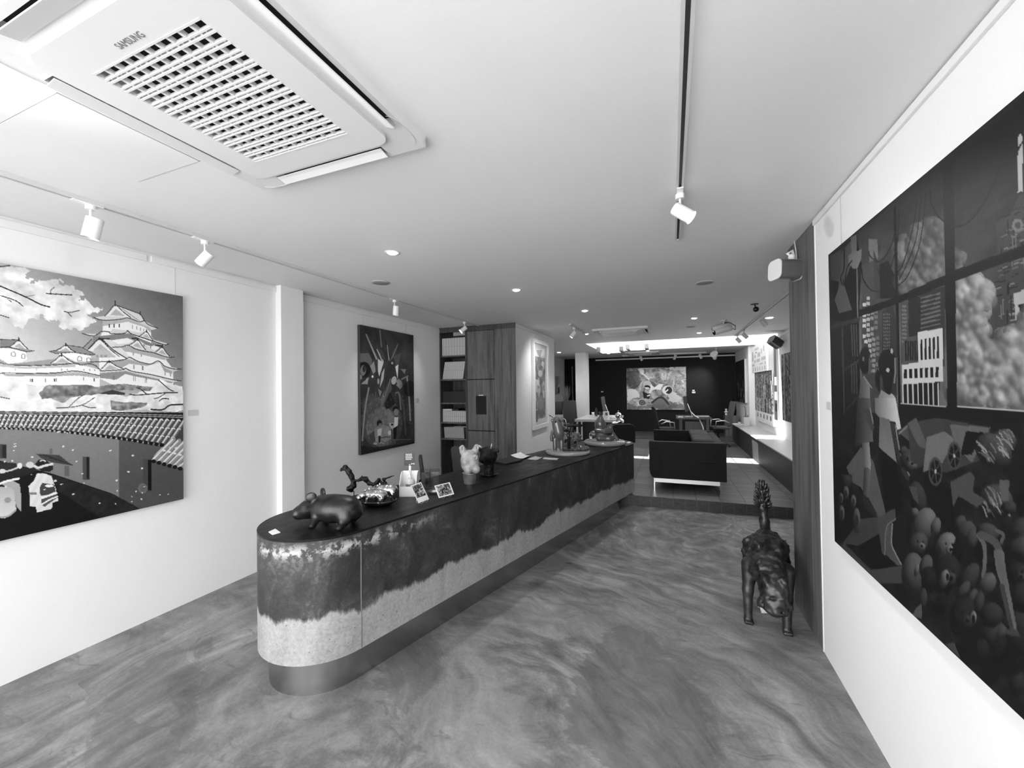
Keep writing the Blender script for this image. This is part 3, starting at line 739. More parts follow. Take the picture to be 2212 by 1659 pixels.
for x0, y0, x1, y1, v in ((415, 380, 432, 432, 45), (483, 380, 498, 432, 45), (548, 378, 564, 430, 45), (738, 395, 746, 445, 70), (796, 412, 805, 460, 70), (845, 430, 853, 475, 75), (890, 445, 896, 480, 80), (750, 940, 770, 1000, 130), (870, 960, 890, 1020, 130), (745, 780, 758, 815, 140), (855, 800, 868, 835, 140), (750, 1100, 758, 1170, 110), (772, 1100, 780, 1170, 110), (915, 1130, 922, 1195, 120), (932, 1130, 940, 1195, 120), (895, 660, 908, 690, 120), (983, 685, 997, 715, 120), (1185, 1045, 1200, 1090, 140), (1255, 1060, 1268, 1105, 140), (470, 1090, 500, 1150, 120)): A.rect(x0, y0, x1, y1, v)
st = 128+(A.n(42, 8, 2)-.5)*110
A.poly([(285, 1240), (470, 1215), (630, 1205), (1040, 1260), (1040, 1310), (900, 1300), (620, 1290), (480, 1320), (285, 1340)], st)
A.z(0, 570, 240, 1207)    # the low buildings
A.poly([(0, 1060), (820, 1080), (1085, 1150), (1085, 1335), (0, 1335)], 238)
A.poly([(0, 1040), (90, 1085), (270, 1070), (520, 1040), (620, 1030), (830, 1075), (1000, 1070), (1075, 1160), (1020, 1110), (960, 1095), (700, 1100), (260, 1112), (0, 1080)], 158); A.curve([(0, 1075), (100, 1098), (300, 1104), (600, 1098), (820, 1078), (880, 1100), (960, 1085), (1030, 1100), (1085, 1150)], 1.4, 60)
A.poly([(0, 1085), (260, 1115), (700, 1102), (820, 1085), (820, 1120), (260, 1140), (0, 1115)], 188)
A.poly([(0, 1195), (600, 1190), (825, 1170), (1075, 1218), (1075, 1245), (825, 1210), (600, 1222), (0, 1222)], 185); A.curve([(0, 1190), (80, 1183), (300, 1190), (600, 1185), (825, 1165), (1085, 1215)], 1.6, 58)
for i in range(60): A.line([(20+i*17, 1195), (12+i*17, 1215)], .8, 140)
for x, y in ((325, 1250), (345, 1250), (486, 1248), (587, 1244), (605, 1244), (903, 1232), (1017, 1244)): A.rect(x, y, x+11, y+34, 60)
for x in (160, 390, 660, 725, 905, 965, 1020): A.rect(x, 1138+(x > 850)*5, x+14, 1158+(x > 850)*5, 170)
A.poly([(0, 910), (280, 940), (290, 1040), (240, 1065), (60, 1060), (0, 1030)], 241)
A.poly([(0, 820), (195, 825), (110, 900), (0, 905)], 128, line=45); gable([(110, 895), (205, 830), (330, 945)]); A.poly([(0, 905), (240, 915), (375, 943), (290, 960), (90, 912), (0, 915)], 150); A.line([(0, 908), (100, 905), (290, 955), (375, 943)], 1.5, 60); A.line([(203, 800), (203, 835)], 1.8, 40)
A.poly([(610, 975), (800, 965), (985, 1000), (985, 1060), (820, 1062), (680, 990)], 241)
A.poly([(535, 950), (610, 940), (715, 880), (885, 905), (1035, 985), (1000, 990), (800, 960), (610, 975)], 140, line=60); gable([(600, 947), (715, 885), (820, 957)]); gable([(550, 1078), (670, 992), (815, 1078)])
for x, y in ((125, 955), (235, 978), (846, 1005), (944, 1020)):
    A.line([(x, y+45), (x, y+12), (x+12, y), (x+28, y), (x+38, y+12), (x+38, y+48), (x, y+45)], .9, 95)
A.poly([(500, 1330), (820, 1315), (1080, 1335), (1080, 1420), (930, 1410), (800, 1480), (690, 1500), (560, 1450), (420, 1480), (430, 1400)], st, jit=3)
A.z(170, 640, 410, 1531)
A.poly([(0, 1400), (280, 1330), (480, 1320), (640, 1380), (800, 1340), (1000, 1290), (1100, 1130), (1300, 1230), (1440, 1210), (1440, 1580), (0, 1580)], bl(222, 40), jit=4)
A.poly([(280, 1340), (460, 1290), (640, 1330), (640, 1360), (330, 1350)], 60); A.poly([(240, 1440), (410, 1440), (950, 1470), (940, 1520), (800, 1560), (420, 1565), (320, 1550)], st, jit=3)
for q, w in (([(0, 1515), (180, 1430)], 1), ([(20, 1510), (150, 1535), (240, 1530)], .9), ([(700, 1350), (800, 1362), (950, 1350), (1200, 1330), (1360, 1328)], 2), ([(790, 1255), (860, 1285), (940, 1350)], 1.4), ([(1100, 1155), (1240, 1275), (1310, 1310)], 1.6), ([(1040, 1410), (1100, 1395), (1200, 1335)], 1.4), ([(1000, 1560), (1160, 1560), (1260, 1500), (1430, 1490)], 3), ([(1110, 1445), (1160, 1410), (1240, 1415)], 1.8)): A.curve(q, w, 48)
A.z(0, 570, 240, 1207)
A.poly([(0, 1200), (90, 1230), (300, 1300), (500, 1340), (430, 1400), (440, 1470), (560, 1450), (700, 1490), (900, 1420), (1100, 1400), (1130, 1470), (1207, 1480), (1207, 1610), (-400, 1640), (-400, 1200)], bl(226, 40), jit=5)
for q in ([(610, 1565), (760, 1558), (900, 1530), (1030, 1450)], [(750, 1555), (850, 1460), (930, 1415)], [(890, 1535), (970, 1560), (1040, 1560)], [(0, 1445), (100, 1465)]): A.curve(q, 1.3, 60)
A.poly([(-900, -60), (0, 20), (300, 40), (330, 70), (290, 120), (350, 210), (480, 190), (560, 160), (640, 190), (720, 230), (830, 270), (910, 340), (830, 390), (920, 400), (1000, 430), (1100, 480), (1040, 530), (960, 540), (1030, 620), (980, 680), (900, 710), (780, 725), (680, 690), (620, 600), (540, 610), (440, 570), (400, 610), (300, 580), (260, 700), (170, 700), (130, 640), (0, 650), (-900, 700)], bl(222, 42, 22), jit=6, nf=34)
for q, w in (([(0, 240), (280, 360), (440, 440), (540, 468)], 2.4), ([(280, 358), (370, 340)], 1), ([(505, 323), (780, 338)], 2), ([(545, 320), (555, 285), (590, 255)], 1.2), ([(10, 345), (170, 400), (250, 460)], 1.6), ([(80, 380), (125, 415)], 1.2), ([(700, 517), (760, 527), (865, 505)], 1.5), ([(740, 530), (775, 570)], 1.3), ([(0, 30), (105, 18)], 2), ([(0, 555), (95, 585)], 1.3)): A.curve(q, w, 40)
A.z(0, 880, 410, 2212)    # tiled wall, ground and figures
A.poly([(-900, 230), (0, 245), (500, 265), (1000, 320), (1500, 385), (1900, 450), (1760, 600), (2000, 690), (2140, 710), (2140, 1100), (1640, 1190), (1300, 1000), (600, 770), (0, 620), (-900, 500)], lambda x, y: np.where(x < 257, 128, 88)-np.clip((y-930)*.12, -6, 14))
A.poly([(-900, 500), (0, 620), (600, 770), (1300, 1000), (1640, 1185), (2140, 1090), (2140, 1600), (-900, 1900)], 14)
A.poly([(600, 785), (1300, 1010), (1640, 1185), (1180, 1290), (800, 1050), (640, 950)], 20+A.n(40, 4, 2)*22)
A.poly([(-900, 30), (500, 50), (2140, 60), (2140, 160), (1250, 118), (-900, 85)], 28)
for k in range(2): A.curve([(0, 58+k*18), (500, 62+k*18), (1250, 72+k*18), (2130, 95+k*22)], 1.0, 165)
A.poly([(-900, 82), (0, 88), (1250, 112), (2140, 155), (2140, 640), (2030, 690), (1750, 600), (1950, 445), (1700, 405), (1500, 370), (1000, 305), (500, 258), (0, 238), (-900, 225)], 62)
N = 42
for i in range(N):
    s_ = i/(N-1); xt = -330+2480*s_**1.12; q = max(0., min(1., xt/2150)); yt = 92+24*q+40*q*q; xb = xt-62-135*q; yb = float(np.interp(xb, [-900, 0, 500, 1000, 1500, 1700, 1950], [225, 238, 258, 305, 370, 405, 445])); w = 5.2+3.6*q
    for r in range(3):
        a0 = r/3; a1 = (r+1)/3-.03; p0 = (xt+(xb-xt)*a0, yt+(yb-yt)*a0); p1 = (xt+(xb-xt)*a1, yt+(yb-yt)*a1); o_ = w*1.7
        A.line([p0, p1], w*.8, 132+26*(1-q)); A.line([(p0[0]-o_*.55, p0[1]), (p1[0]-o_*.55, p1[1])], w*.24, 205); A.line([(p0[0]+o_*1.0, p0[1]+6), (p1[0]+o_*1.0, p1[1]+6)], w*.22, 88); A.curve([(p0[0]-w*2.3, p0[1]+4), (p0[0], p0[1]-5), (p0[0]+w*2.3, p0[1]+6)], 1.3, 228)
    A.ell(xb-2, yb+4, 15+13*q, 13+11*q, 14)
for i in range(7):
    x0 = 1790+i*62; y0 = 628+i*17; x1 = x0+235; y1 = y0-255
    A.line([(x0, y0-12), (x1, y1)], 9, 140); A.line([(x0-14, y0-16), (x1-14, y1)], 3, 212); A.ell((x0+x1)/2, (y0+y1)/2, 26, 12, 220, rot=.3); A.ell(x0, y0, 28, 24, 14)
A.rect(0, 430, 75, 595, 62); A.rect(30, 440, 72, 590, 34); A.rect(580, 480, 612, 545, 100); A.rect(755, 680, 810, 800, 92); A.rect(965, 575, 1045, 845, 72); A.rect(1010, 580, 1042, 835, 24); A.rect(1670, 605, 1765, 985, 66); A.rect(1726, 610, 1768, 968, 6)
A.ell(1665, 945, 55, 60, 130, a=.5); A.ell(1665, 945, 32, 36, 85, a=.6)
A.poly([(415, 540), (690, 555), (850, 680), (600, 640), (480, 590)], 62)
for k in range(7): A.line([(540, 560), (470+k*62, 560+k*18)], 1, 34)
A.poly([(0, 720), (400, 700), (440, 740), (280, 800), (0, 870)], 30); A.poly([(-60, 630), (180, 650), (210, 680), (190, 720), (60, 735), (-60, 700)], 40); A.curve([(-20, 745), (100, 740), (210, 700)], 3, 190); A.ell(30, 745, 38, 26, 205); A.ell(230, 680, 30, 34, 215); A.ell(350, 670, 45, 38, 200)
A.poly([(410, 660), (450, 610), (520, 600), (580, 650), (620, 640), (622, 720), (580, 752), (480, 745)], 30); A.curve([(400, 685), (450, 702), (520, 680), (610, 660)], 4.5, 205); A.curve([(470, 625), (500, 615), (530, 628)], 2, 200)
A.poly([(430, 770), (520, 770), (600, 800), (650, 950), (680, 1090), (610, 1110), (605, 1180), (430, 1225), (420, 1160), (350, 1150), (340, 950), (330, 920), (400, 850)], lambda x, y: 208+6*np.sin(x*.35+y*.2))
A.poly([(490, 880), (630, 900), (650, 980), (560, 1020), (470, 1030), (462, 940)], 60); A.poly([(480, 1060), (660, 1000), (672, 1050), (520, 1160), (480, 1140)], 74); A.curve([(490, 1058), (560, 1035), (660, 1000)], 2.6, 225); A.curve([(490, 1130), (580, 1075), (668, 1040)], 2.6, 225); A.rect(342, 990, 430, 1018, 120); A.ell(575, 915, 50, 16, 225)
A.poly([(0, 880), (120, 840), (230, 900), (250, 1060), (245, 1212), (190, 1150), (150, 960), (60, 920)], 158); A.poly([(-80, 930), (100, 925), (160, 960), (190, 1200), (60, 1290), (-80, 1290)], lambda x, y: 176+.5*(y-1070)); A.curve([(0, 1280), (90, 1270), (185, 1200)], 3, 150); A.ell(90, 1080, 40, 34, 110, a=.6); A.curve([(0, 890), (80, 860), (215, 830)], 4, 220)
for x, y in RNG.rand(46, 2)*np.array([2050, 1050])+np.array([30, 120]): A.ell(x, y, 14*RNG.rand()+5, 7*RNG.rand()+4, 225, rot=-.3, a=.9)
A.g += (A.n(60, 2, 2)-.5)*7
A.mesh('canvas', t, .98)
m = MB(); m.cyl((XL+.006, 1.97, 2.40), (XL+.006, 1.97, 2.64), .0012, n=6); part('hanging_wire', m, WIRE, t, world=True)

# ---- 2. the large dark city painting on the right wall
X2 = XR-.035
t = thing('painting', 'large dark canvas of two girls at a window over a smoking city', 'painting', (XR, 1.8, .79))
m = MB(); m.box(X2, .92, .797, XR-.003, 2.708, 2.362); part('stretcher', m, mat('canvas_edge_dark', .05, .7), t, world=True)
A = Art((X2-.001, 2.709, 2.363), (X2-.001, .92, 2.363), (X2-.001, 2.709, .796), 520, 456, 18)
A.g = 20+A.n(14, 1)*12
A.z(1760, 200, 2212, 1071)
A.poly([(75, 830), (1400, -230), (1400, 1640), (85, 1640)], lambda x, y: np.clip(22+(y-330)*.16, 20, 96))
A.g += (A.n(9, 3, 4, (1, 2.5))-.5)*30*((A.g > 24))
def smoke(reg, nb, r0, r1, vmax, seed, L=(.55, -.5)):
    rs = np.random.RandomState(seed); p = A.t(reg); k = A.Z[0]; lo = p.min(0); hi = p.max(0); c = 0; L_ = []
    while c < nb:
        q = lo+rs.rand(2)*(hi-lo); inn = False; n = len(p)
        for i in range(n):
            (xa, ya), (xb, yb) = p[i], p[(i+1) % n]
            if (ya > q[1]) != (yb > q[1]) and q[0] < (xb-xa)*(q[1]-ya)/(yb-ya+1e-9)+xa: inn = not inn
        if inn: L_.append((q, r0+(r1-r0)*rs.rand()**1.6, rs.rand())); c += 1
    L_.sort(key=lambda w: -w[1])
    o = A.Z; A.Z = (1, 0, 0)
    for q, r, v in L_: A.ell(q[0], q[1], r*k, r*k*(.8+.3*v), vmax*(.62+.38*v), rot=v*3, a=.62, ball=True, amb=.42, L=L)
    A.Z = o; A.soften(reg, 5)
# far towers behind the glass
A.poly([(275, 750), (320, 750), (325, 900), (280, 900)], 95)
A.poly([(240, 880), (330, 850), (330, 1160), (240, 1190)], 62); A.poly([(300, 800), (345, 930), (350, 1180), (310, 1190)], 52); A.poly([(330, 880), (375, 860), (420, 960), (420, 1060), (335, 1060)], 26)
smoke([(430, 800), (480, 740), (530, 680), (575, 630), (640, 655), (668, 700), (668, 960), (430, 1030)], 90, 14, 62, 148, 5)
A.poly([(240, 1060), (420, 1050), (420, 1640), (240, 1640)], 58)
for r in range(15):
    for c in range(4):
        if RNG.rand() < .8 and not (c > 1 and r < 2): A.rect(245+c*20+(r > 7)*8, 1050+r*27-c*6, 262+c*20+(r > 7)*8, 1067+r*27-c*6, 176-c*26)
A.poly([(345, 1120), (400, 1090), (420, 1200), (420, 1640), (345, 1640)], 44)
for r in range(12):
    for c in range(4): A.rect(352+c*9, 1130+r*18, 357+c*9, 1139+r*18, 92)
A.poly([(440, 1070), (480, 1060), (480, 1390), (440, 1390)], 66); A.poly([(480, 1060), (540, 1040), (540, 1250), (480, 1260)], 34); A.poly([(540, 1030), (668, 990), (664, 1400), (540, 1400)], 44)
for r in range(9): A.line([(545, 1052+r*22), (640, 1028+r*22)], 2.8, 92)
for r in range(10): A.rect(446, 1090+r*20, 470, 1100+r*20, 100)
A.poly([(455, 1260), (540, 1240), (540, 1380), (455, 1395)], 70)
for c in range(6): A.rect(462+c*12, 1270, 470+c*12, 1372, 20)
A.poly([(528, 1228), (655, 1204), (657, 1480), (640, 1480), (640, 1480), (450, 1495), (445, 1395), (530, 1380)], 186)
for c in range(5): A.poly([(541+c*21, 1266-c*4), (552+c*21, 1264-c*4), (552+c*21, 1368-c*2), (541+c*21, 1370-c*2)], 22)
for c in range(7): A.poly([(456+c*27, 1416-c*2), (472+c*27, 1414-c*2), (472+c*27, 1462-c*1), (456+c*27, 1463-c*1)], 20)
A.poly([(445, 1495), (640, 1480), (640, 1606), (445, 1592)], 20)
for c in range(8): A.line([(450+c*26, 1492-c), (452+c*26, 1600)], 2.6-.1*c, 178)
A.z(1960, 200, 2212, 615)
# pale lattice tower at the right, then billowing smoke
A.poly([(470, 690), (560, 620), (640, 600), (900, 560), (900, 1300), (420, 1300), (420, 1070), (480, 1000)], 62)
for i in range(90):
    x = 430+RNG.rand()*260; y = 640+RNG.rand()*660
    if y < 820 and x < 475: continue
    A.line([(x, y), (x+20+40*RNG.rand(), y-8-10*RNG.rand())], 2.2, [26, 104, 128][i % 3])
for i in range(26):
    x = 490+RNG.rand()*190; y = 650+RNG.rand()*520; A.line([(x, y), (x+6*RNG.rand(), y+70)], 2.2, [24, 110][i % 2])
A.ell(582, 700, 30, 34, 120); A.ell(582, 700, 16, 18, 70); A.poly([(560, 610), (590, 540), (640, 520), (640, 600)], 60)
A.poly([(583, 235), (600, 215), (609, 240), (606, 520), (582, 526)], 188)
A.poly([(560, 1060), (640, 1030), (900, 1000), (900, 1260), (570, 1200)], 170); A.poly([(585, 1120), (640, 1100), (650, 1190), (600, 1180)], 18)
smoke([(255, 800), (285, 840), (290, 930), (255, 940)], 12, 14, 34, 150, 9)
smoke([(250, 985), (320, 975), (400, 1010), (410, 1100), (400, 1200), (440, 1300), (520, 1290), (580, 1200), (700, 1130), (1000, 1100), (1000, 1650), (250, 1650)], 330, 16, 78, 222, 12)
A.z(1760, 200, 2212, 1071)
# hanging cables
for q in ([(410, 640), (400, 760), (340, 860), (290, 845), (275, 810)], [(430, 600), (420, 780), (360, 960), (320, 900)], [(525, 545), (500, 700), (440, 900), (350, 960)], [(545, 530), (520, 740), (470, 880), (430, 960)], [(570, 510), (540, 760), (480, 930), (430, 985)], [(240, 900), (250, 960), (300, 1015), (410, 1010)]): A.curve(q, 1.8, 12)
A.curve([(590, 500), (600, 580), (660, 660), (740, 685), (820, 630), (900, 500), (950, 370)], 3.4, 10); A.curve([(830, 290), (860, 360), (930, 382), (1000, 350), (1071, 240)], 3.6, 10)
# window bars, curtain and shelves at the left
A.poly([(655, 375), (710, 335), (730, 1650), (680, 1650)], 7); A.poly([(402, 590), (416, 570), (442, 1650), (428, 1650)], 9)
A.poly([(225, 1112), (410, 1050), (720, 908), (1400, 660), (1400, 720), (720, 966), (430, 1078), (225, 1150)], 8)
A.poly([(430, 1592), (720, 1606), (1400, 1640), (1400, 1720), (430, 1660)], 10); A.line([(440, 1592), (670, 1606)], 1.6, 165); A.line([(730, 1608), (1071, 1630), (1400, 1650)], 2, 180)
A.poly([(78, 832), (140, 780), (215, 725), (240, 880), (225, 1160), (235, 1640), (80, 1640)], 20)
A.poly([(80, 836), (138, 800), (142, 970), (84, 960)], 64); A.poly([(142, 800), (210, 740), (215, 800), (150, 980), (190, 1110), (125, 1130), (100, 1060), (120, 1010)], 74); A.poly([(182, 740), (214, 726), (214, 810), (190, 830)], 96)
A.poly([(172, 832), (240, 800), (238, 850), (215, 905), (195, 900), (172, 870)], 104); A.line([(208, 905), (212, 1160)], 4, 12); A.line([(216, 905), (220, 1160)], 2.4, 92)
A.curve([(150, 800), (150, 900), (132, 950), (150, 985), (165, 900), (190, 860)], 2, 12); A.line([(145, 960), (195, 1110)], 2, 14)
A.poly([(84, 1190), (230, 1150), (230, 1170), (84, 1212)], 44); A.line([(140, 1210), (150, 1640)], 3.2, 52); A.line([(150, 1420), (228, 1370)], 4, 50); A.line([(165, 1620), (228, 1550)], 3, 48)
for x in (188, 200, 212): A.line([(x, 1190), (x+6, 1350)], 2, 66); A.line([(x, 1390), (x+4, 1540)], 2, 60)
A.poly([(84, 1215), (136, 1205), (148, 1640), (90, 1640)], 14)
# the two girls
A.z(1780, 480, 2000, 869)
A.poly([(285, 1700), (310, 1330), (345, 1315), (390, 1400), (402, 1700)], lambda x, y: np.clip(64+(x-1855)*2.2, 52, 130)); A.ell(350, 1180, 50, 118, 20); A.poly([(385, 1120), (404, 1200), (402, 1290), (375, 1300)], 74); A.ell(335, 1165, 8, 22, 90); A.line([(340, 1318), (408, 1415)], 2.4, 120)
A.ell(540, 1215, 78, 132, 16); A.poly([(455, 1240), (480, 1300), (475, 1460), (440, 1400), (435, 1320)], 14); A.poly([(500, 1290), (590, 1300), (580, 1420), (555, 1480), (510, 1420)], 12); A.ell(545, 1262, 15, 17, 165); A.ell(578, 1100, 11, 20, 150); A.line([(605, 1160), (610, 1270), (600, 1370)], 2.4, 120)
A.poly([(435, 1570), (490, 1430), (555, 1475), (580, 1460), (605, 1490), (642, 1700), (440, 1700)], lambda x, y: np.clip(100+(x-1893)*1.7, 95, 190))
A.z(1780, 860, 2000, 912)
A.poly([(80, 640), (200, 600), (330, 1080), (300, 1260), (95, 1260)], 14); A.poly([(200, 620), (330, 440), (440, 560), (560, 1060), (470, 1060), (330, 800), (260, 760)], 84); A.poly([(330, 1080), (560, 1060), (550, 1240), (300, 1320), (170, 1300)], 62); A.poly([(300, 1330), (560, 1170), (700, 1480), (640, 1520), (430, 1540)], 10); A.poly([(180, 1300), (420, 1540), (700, 1500), (720, 1659), (480, 1659), (140, 1330)], 66)
A.poly([(278, 430), (300, 0), (415, 0), (440, 390), (340, 400)], lambda x, y: np.clip(46+(x-1855)*1.6, 40, 105)); A.poly([(350, 80), (420, 100), (440, 230), (455, 260), (430, 300), (380, 200)], 60); A.line([(412, 90), (440, 225)], 2, 120)
A.poly([(340, 400), (405, 395), (420, 600), (415, 640), (360, 610)], lambda x, y: np.clip(78+(x-1864)*4, 60, 150)); A.poly([(360, 620), (418, 640), (400, 880), (345, 870)], lambda x, y: np.clip(52+(x-1866)*4, 44, 110)); A.poly([(345, 880), (400, 890), (475, 1040), (455, 1065), (350, 960)], 40)
A.poly([(495, 160), (585, 190), (655, 600), (490, 435)], lambda x, y: 96+(y-900)*.25); A.poly([(455, 0), (640, 0), (690, 270), (655, 285), (640, 210), (580, 190), (500, 165), (458, 120)], lambda x, y: np.clip(100+(x-1890)*1.9, 95, 188)); A.poly([(458, 130), (498, 180), (492, 430), (465, 430)], 30); A.poly([(485, 440), (460, 500), (430, 560), (480, 540)], 40)
A.poly([(490, 440), (650, 575), (716, 1000), (690, 1045), (550, 1030)], 9); A.poly([(588, 210), (640, 235), (660, 400), (705, 570), (765, 690), (760, 740), (735, 740), (690, 640), (640, 480)], 48); A.curve([(640, 240), (668, 420), (710, 580), (764, 690)], 2.2, 118)
A.poly([(470, 1070), (640, 985), (640, 1090), (560, 1160), (545, 1410), (520, 1390)], 70); A.poly([(555, 1170), (612, 1120), (605, 1320), (690, 1490), (660, 1500), (552, 1400)], 78); A.curve([(612, 1125), (606, 1300), (640, 1390), (692, 1490)], 2, 130); A.curve([(640, 1085), (560, 1160), (545, 1400)], 2, 110)
# heap of toys and crouching children below
A.z(1780, 860, 2000, 912)
A.poly([(660, 300), (820, 180), (912, 330), (912, 470), (780, 400)], 74); A.line([(670, 320), (820, 185), (910, 340)], 2.4, 120)
def plush(cx, cy, r, v, rot=0.0, face=True, sx=1.0):
    c, s_ = math.cos(rot), math.sin(rot)
    def w(x, y): return cx+(x*c-y*s_)*r*sx, cy+(x*s_+y*c)*r
    for sg in (-1, 1): q = w(sg*.72, -.78); A.ell(q[0], q[1], r*.36*sx, r*.38, v*.9, rot, ball=True)
    A.ell(cx, cy, r*sx, r*1.02, v, rot, ball=True)
    if face:
        q = w(.12, .34); A.ell(q[0], q[1], r*.42*sx, r*.36, min(v*1.3, 150), rot, ball=True, amb=.5)
        q = w(.12, .22); A.ell(q[0], q[1], r*.14*sx, r*.12, 8, rot)
        for sg in (-1, 1): q = w(.1+sg*.42, -.14); A.ell(q[0], q[1], r*.1*sx, r*.13, 6, rot)
plush(780, 560, 105, 78, .1); A.ell(840, 900, 75, 160, 60, -.2, ball=True); A.poly([(760, 790), (830, 790), (850, 950), (800, 900)], 70)
plush(200, 750, 62, 58, 0, False, .8); A.ell(196, 850, 28, 62, 92, 0, ball=True); A.ell(195, 850, 12, 26, 30)
for x, y, rx, ry in ((262, 930, 26, 66), (152, 900, 20, 52), (158, 1040, 26, 80), (292, 1100, 34, 118)): A.ell(x, y, rx, ry, 92, 0, ball=True); A.ell(x, y, rx*.5, ry*.5, 44); A.ell(x+2, y-ry*.16, rx*.16, ry*.12, 10); A.ell(x+2, y+ry*.2, rx*.16, ry*.12, 10)
A.z(1960, 860, 2212, 597)
A.poly([(0, 130), (150, 100), (420, 150), (420, 300), (200, 380), (20, 330)], 56); A.poly([(0, 130), (45, 100), (110, 260), (60, 250)], 82); A.poly([(100, 200), (190, 170), (240, 210), (180, 330), (80, 380)], 104); A.poly([(215, 135), (425, 150), (330, 330), (250, 250)], 92); A.poly([(300, 170), (390, 175), (330, 290), (270, 290)], 14)
def wheel(cx, cy, rx, ry):
    A.ell(cx, cy, rx, ry, 66); A.ell(cx, cy, rx*.78, ry*.8, 16)
    for k in range(6): a = k*PI/3+.3; A.line([(cx, cy), (cx+rx*.75*math.cos(a), cy+ry*.78*math.sin(a))], 2.2, 64)
    A.ell(cx, cy, rx*.14, ry*.14, 170)
wheel(240, 296, 36, 72); wheel(144, 376, 36, 74)
def hair(cx, cy, rx, ry, v, rot):
    A.ell(cx, cy, rx, ry, v*.55, rot, ball=True)
    for k in range(26):
        a = rot+(RNG.rand()-.5)*.5; ox, oy = (RNG.rand(2)-.5)*np.array([rx, ry])*1.35; L = ry*.5
        A.curve([(cx+ox-L*math.cos(a)*.6, cy+oy-L*math.sin(a)*.6-6), (cx+ox, cy+oy-10), (cx+ox+L*math.cos(a)*.6, cy+oy+L*math.sin(a)*.6)], 2.6, v*(.5+.6*RNG.rand()), .85)
hair(490, 225, 66, 70, 128, .8); hair(440, 270, 105, 82, 132, .75); hair(450, 530, 90, 90, 126, 1.0)
A.poly([(220, 430), (320, 375), (345, 400), (335, 480), (400, 520), (360, 560), (260, 500), (235, 560)], 70); A.poly([(470, 420), (520, 420), (520, 540), (480, 520)], 84)
A.ell(520, 560, 40, 34, 60, 0, ball=True); A.ell(585, 690, 62, 80, 62, 0, ball=True); A.ell(565, 690, 8, 10, 6); A.ell(590, 770, 75, 60, 70, 0, ball=True)
L_ = [(85, 650, 60, 92, 104, .3, 0), (145, 660, 26, 50, 96, .2, 0), (38, 585, 20, 24, 98, 0, 0), (200, 760, 55, 74, 112, .2, 1), (55, 745, 48, 62, 74, .3, 1), (268, 640, 30, 42, 70, .5, 0), (300, 690, 48, 64, 70, .4, 0), (265, 770, 34, 80, 30, .2, 0), (330, 720, 32, 60, 74, .2, 0), (410, 690, 60, 50, 70, .4, 0),
      (30, 900, 60, 110, 92, 0, 0), (95, 860, 34, 60, 84, .2, 0), (48, 880, 12, 34, 110, .2, 0), (195, 900, 70, 105, 42, .3, 1), (150, 780, 22, 34, 36, 0, 0), (110, 930, 40, 70, 36, 0, 0), (80, 1030, 22, 58, 62, .1, 0), (315, 920, 44, 84, 62, .5, 0), (285, 985, 26, 56, 70, .6, 0), (330, 1020, 22, 50, 72, .5, 0), (408, 950, 44, 60, 88, .4, 0), (365, 1050, 26, 66, 60, .2, 0),
      (280, 1120, 66, 104, 40, .2, 1), (170, 1060, 30, 66, 30, .2, 0), (440, 1210, 62, 76, 60, .6, 0), (430, 1110, 60, 66, 52, 0, 0), (480, 1200, 22, 40, 76, .6, 0), (370, 1300, 46, 70, 38, .3, 0), (300, 1300, 60, 80, 22, 0, 0), (430, 1390, 56, 90, 24, .2, 0), (470, 1300, 50, 80, 34, .3, 0), (560, 1460, 44, 70, 46, 0, 0), (540, 1330, 60, 90, 30, 0, 0), (570, 1150, 46, 60, 52, 0, 0), (560, 900, 52, 62, 44, 0, 1), (590, 1020, 70, 80, 48, 0, 0), (575, 1250, 60, 70, 40, 0, 0)]
for cx, cy, rx, ry, v, rot, fc in L_:
    A.ell(cx, cy, rx, ry, v, rot, ball=True)
    if fc: A.ell(cx+rx*.35, cy+ry*.25, rx*.42, ry*.36, min(130, v*1.5), rot, ball=True); A.ell(cx+rx*.4, cy+ry*.2, rx*.15, ry*.13, 7); A.ell(cx-rx*.05, cy-ry*.2, 5, 8, 6); A.ell(cx+rx*.55, cy-ry*.15, 5, 8, 6)
for q, w0, w1, v in (([(365, 700), (395, 760), (395, 860), (385, 910)], 10, 6, 92), ([(380, 700), (450, 740), (480, 820)], 16, 14, 74), ([(470, 800), (480, 880), (500, 960), (530, 1100), (550, 1190)], 22, 9, 96), ([(485, 960), (520, 1120), (540, 1200)], 10, 7, 60), ([(460, 680), (490, 700), (480, 740)], 8, 5, 84)): A.curve(q, w0, v, w1=w1)
A.poly([(500, 1185), (560, 1180), (575, 1220), (510, 1210)], 62); A.poly([(440, 780), (480, 790), (510, 900), (500, 960), (470, 920)], 92)
A.ell(190, 925, 24, 48, 112, .2, ball=True); A.ell(205, 915, 8, 18, 8); A.ell(335, 1130, 18, 40, 118, .2, ball=True); A.ell(337, 1130, 9, 24, 8)
A.poly([(20, 1110), (70, 1050), (75, 1130)], 84, jit=2); A.poly([(190, 1260), (270, 1330), (240, 1250)], 70, jit=2)
A.g += (A.n(70, 2, 2)-.5)*9
A.mesh('canvas', t, .62, rough=.5)
m = MB(); m.cyl((XR-.004, 2.625, 2.36), (XR-.004, 2.625, 2.65), .0012, n=6); part('hanging_wire', m, WIRE, t, world=True)

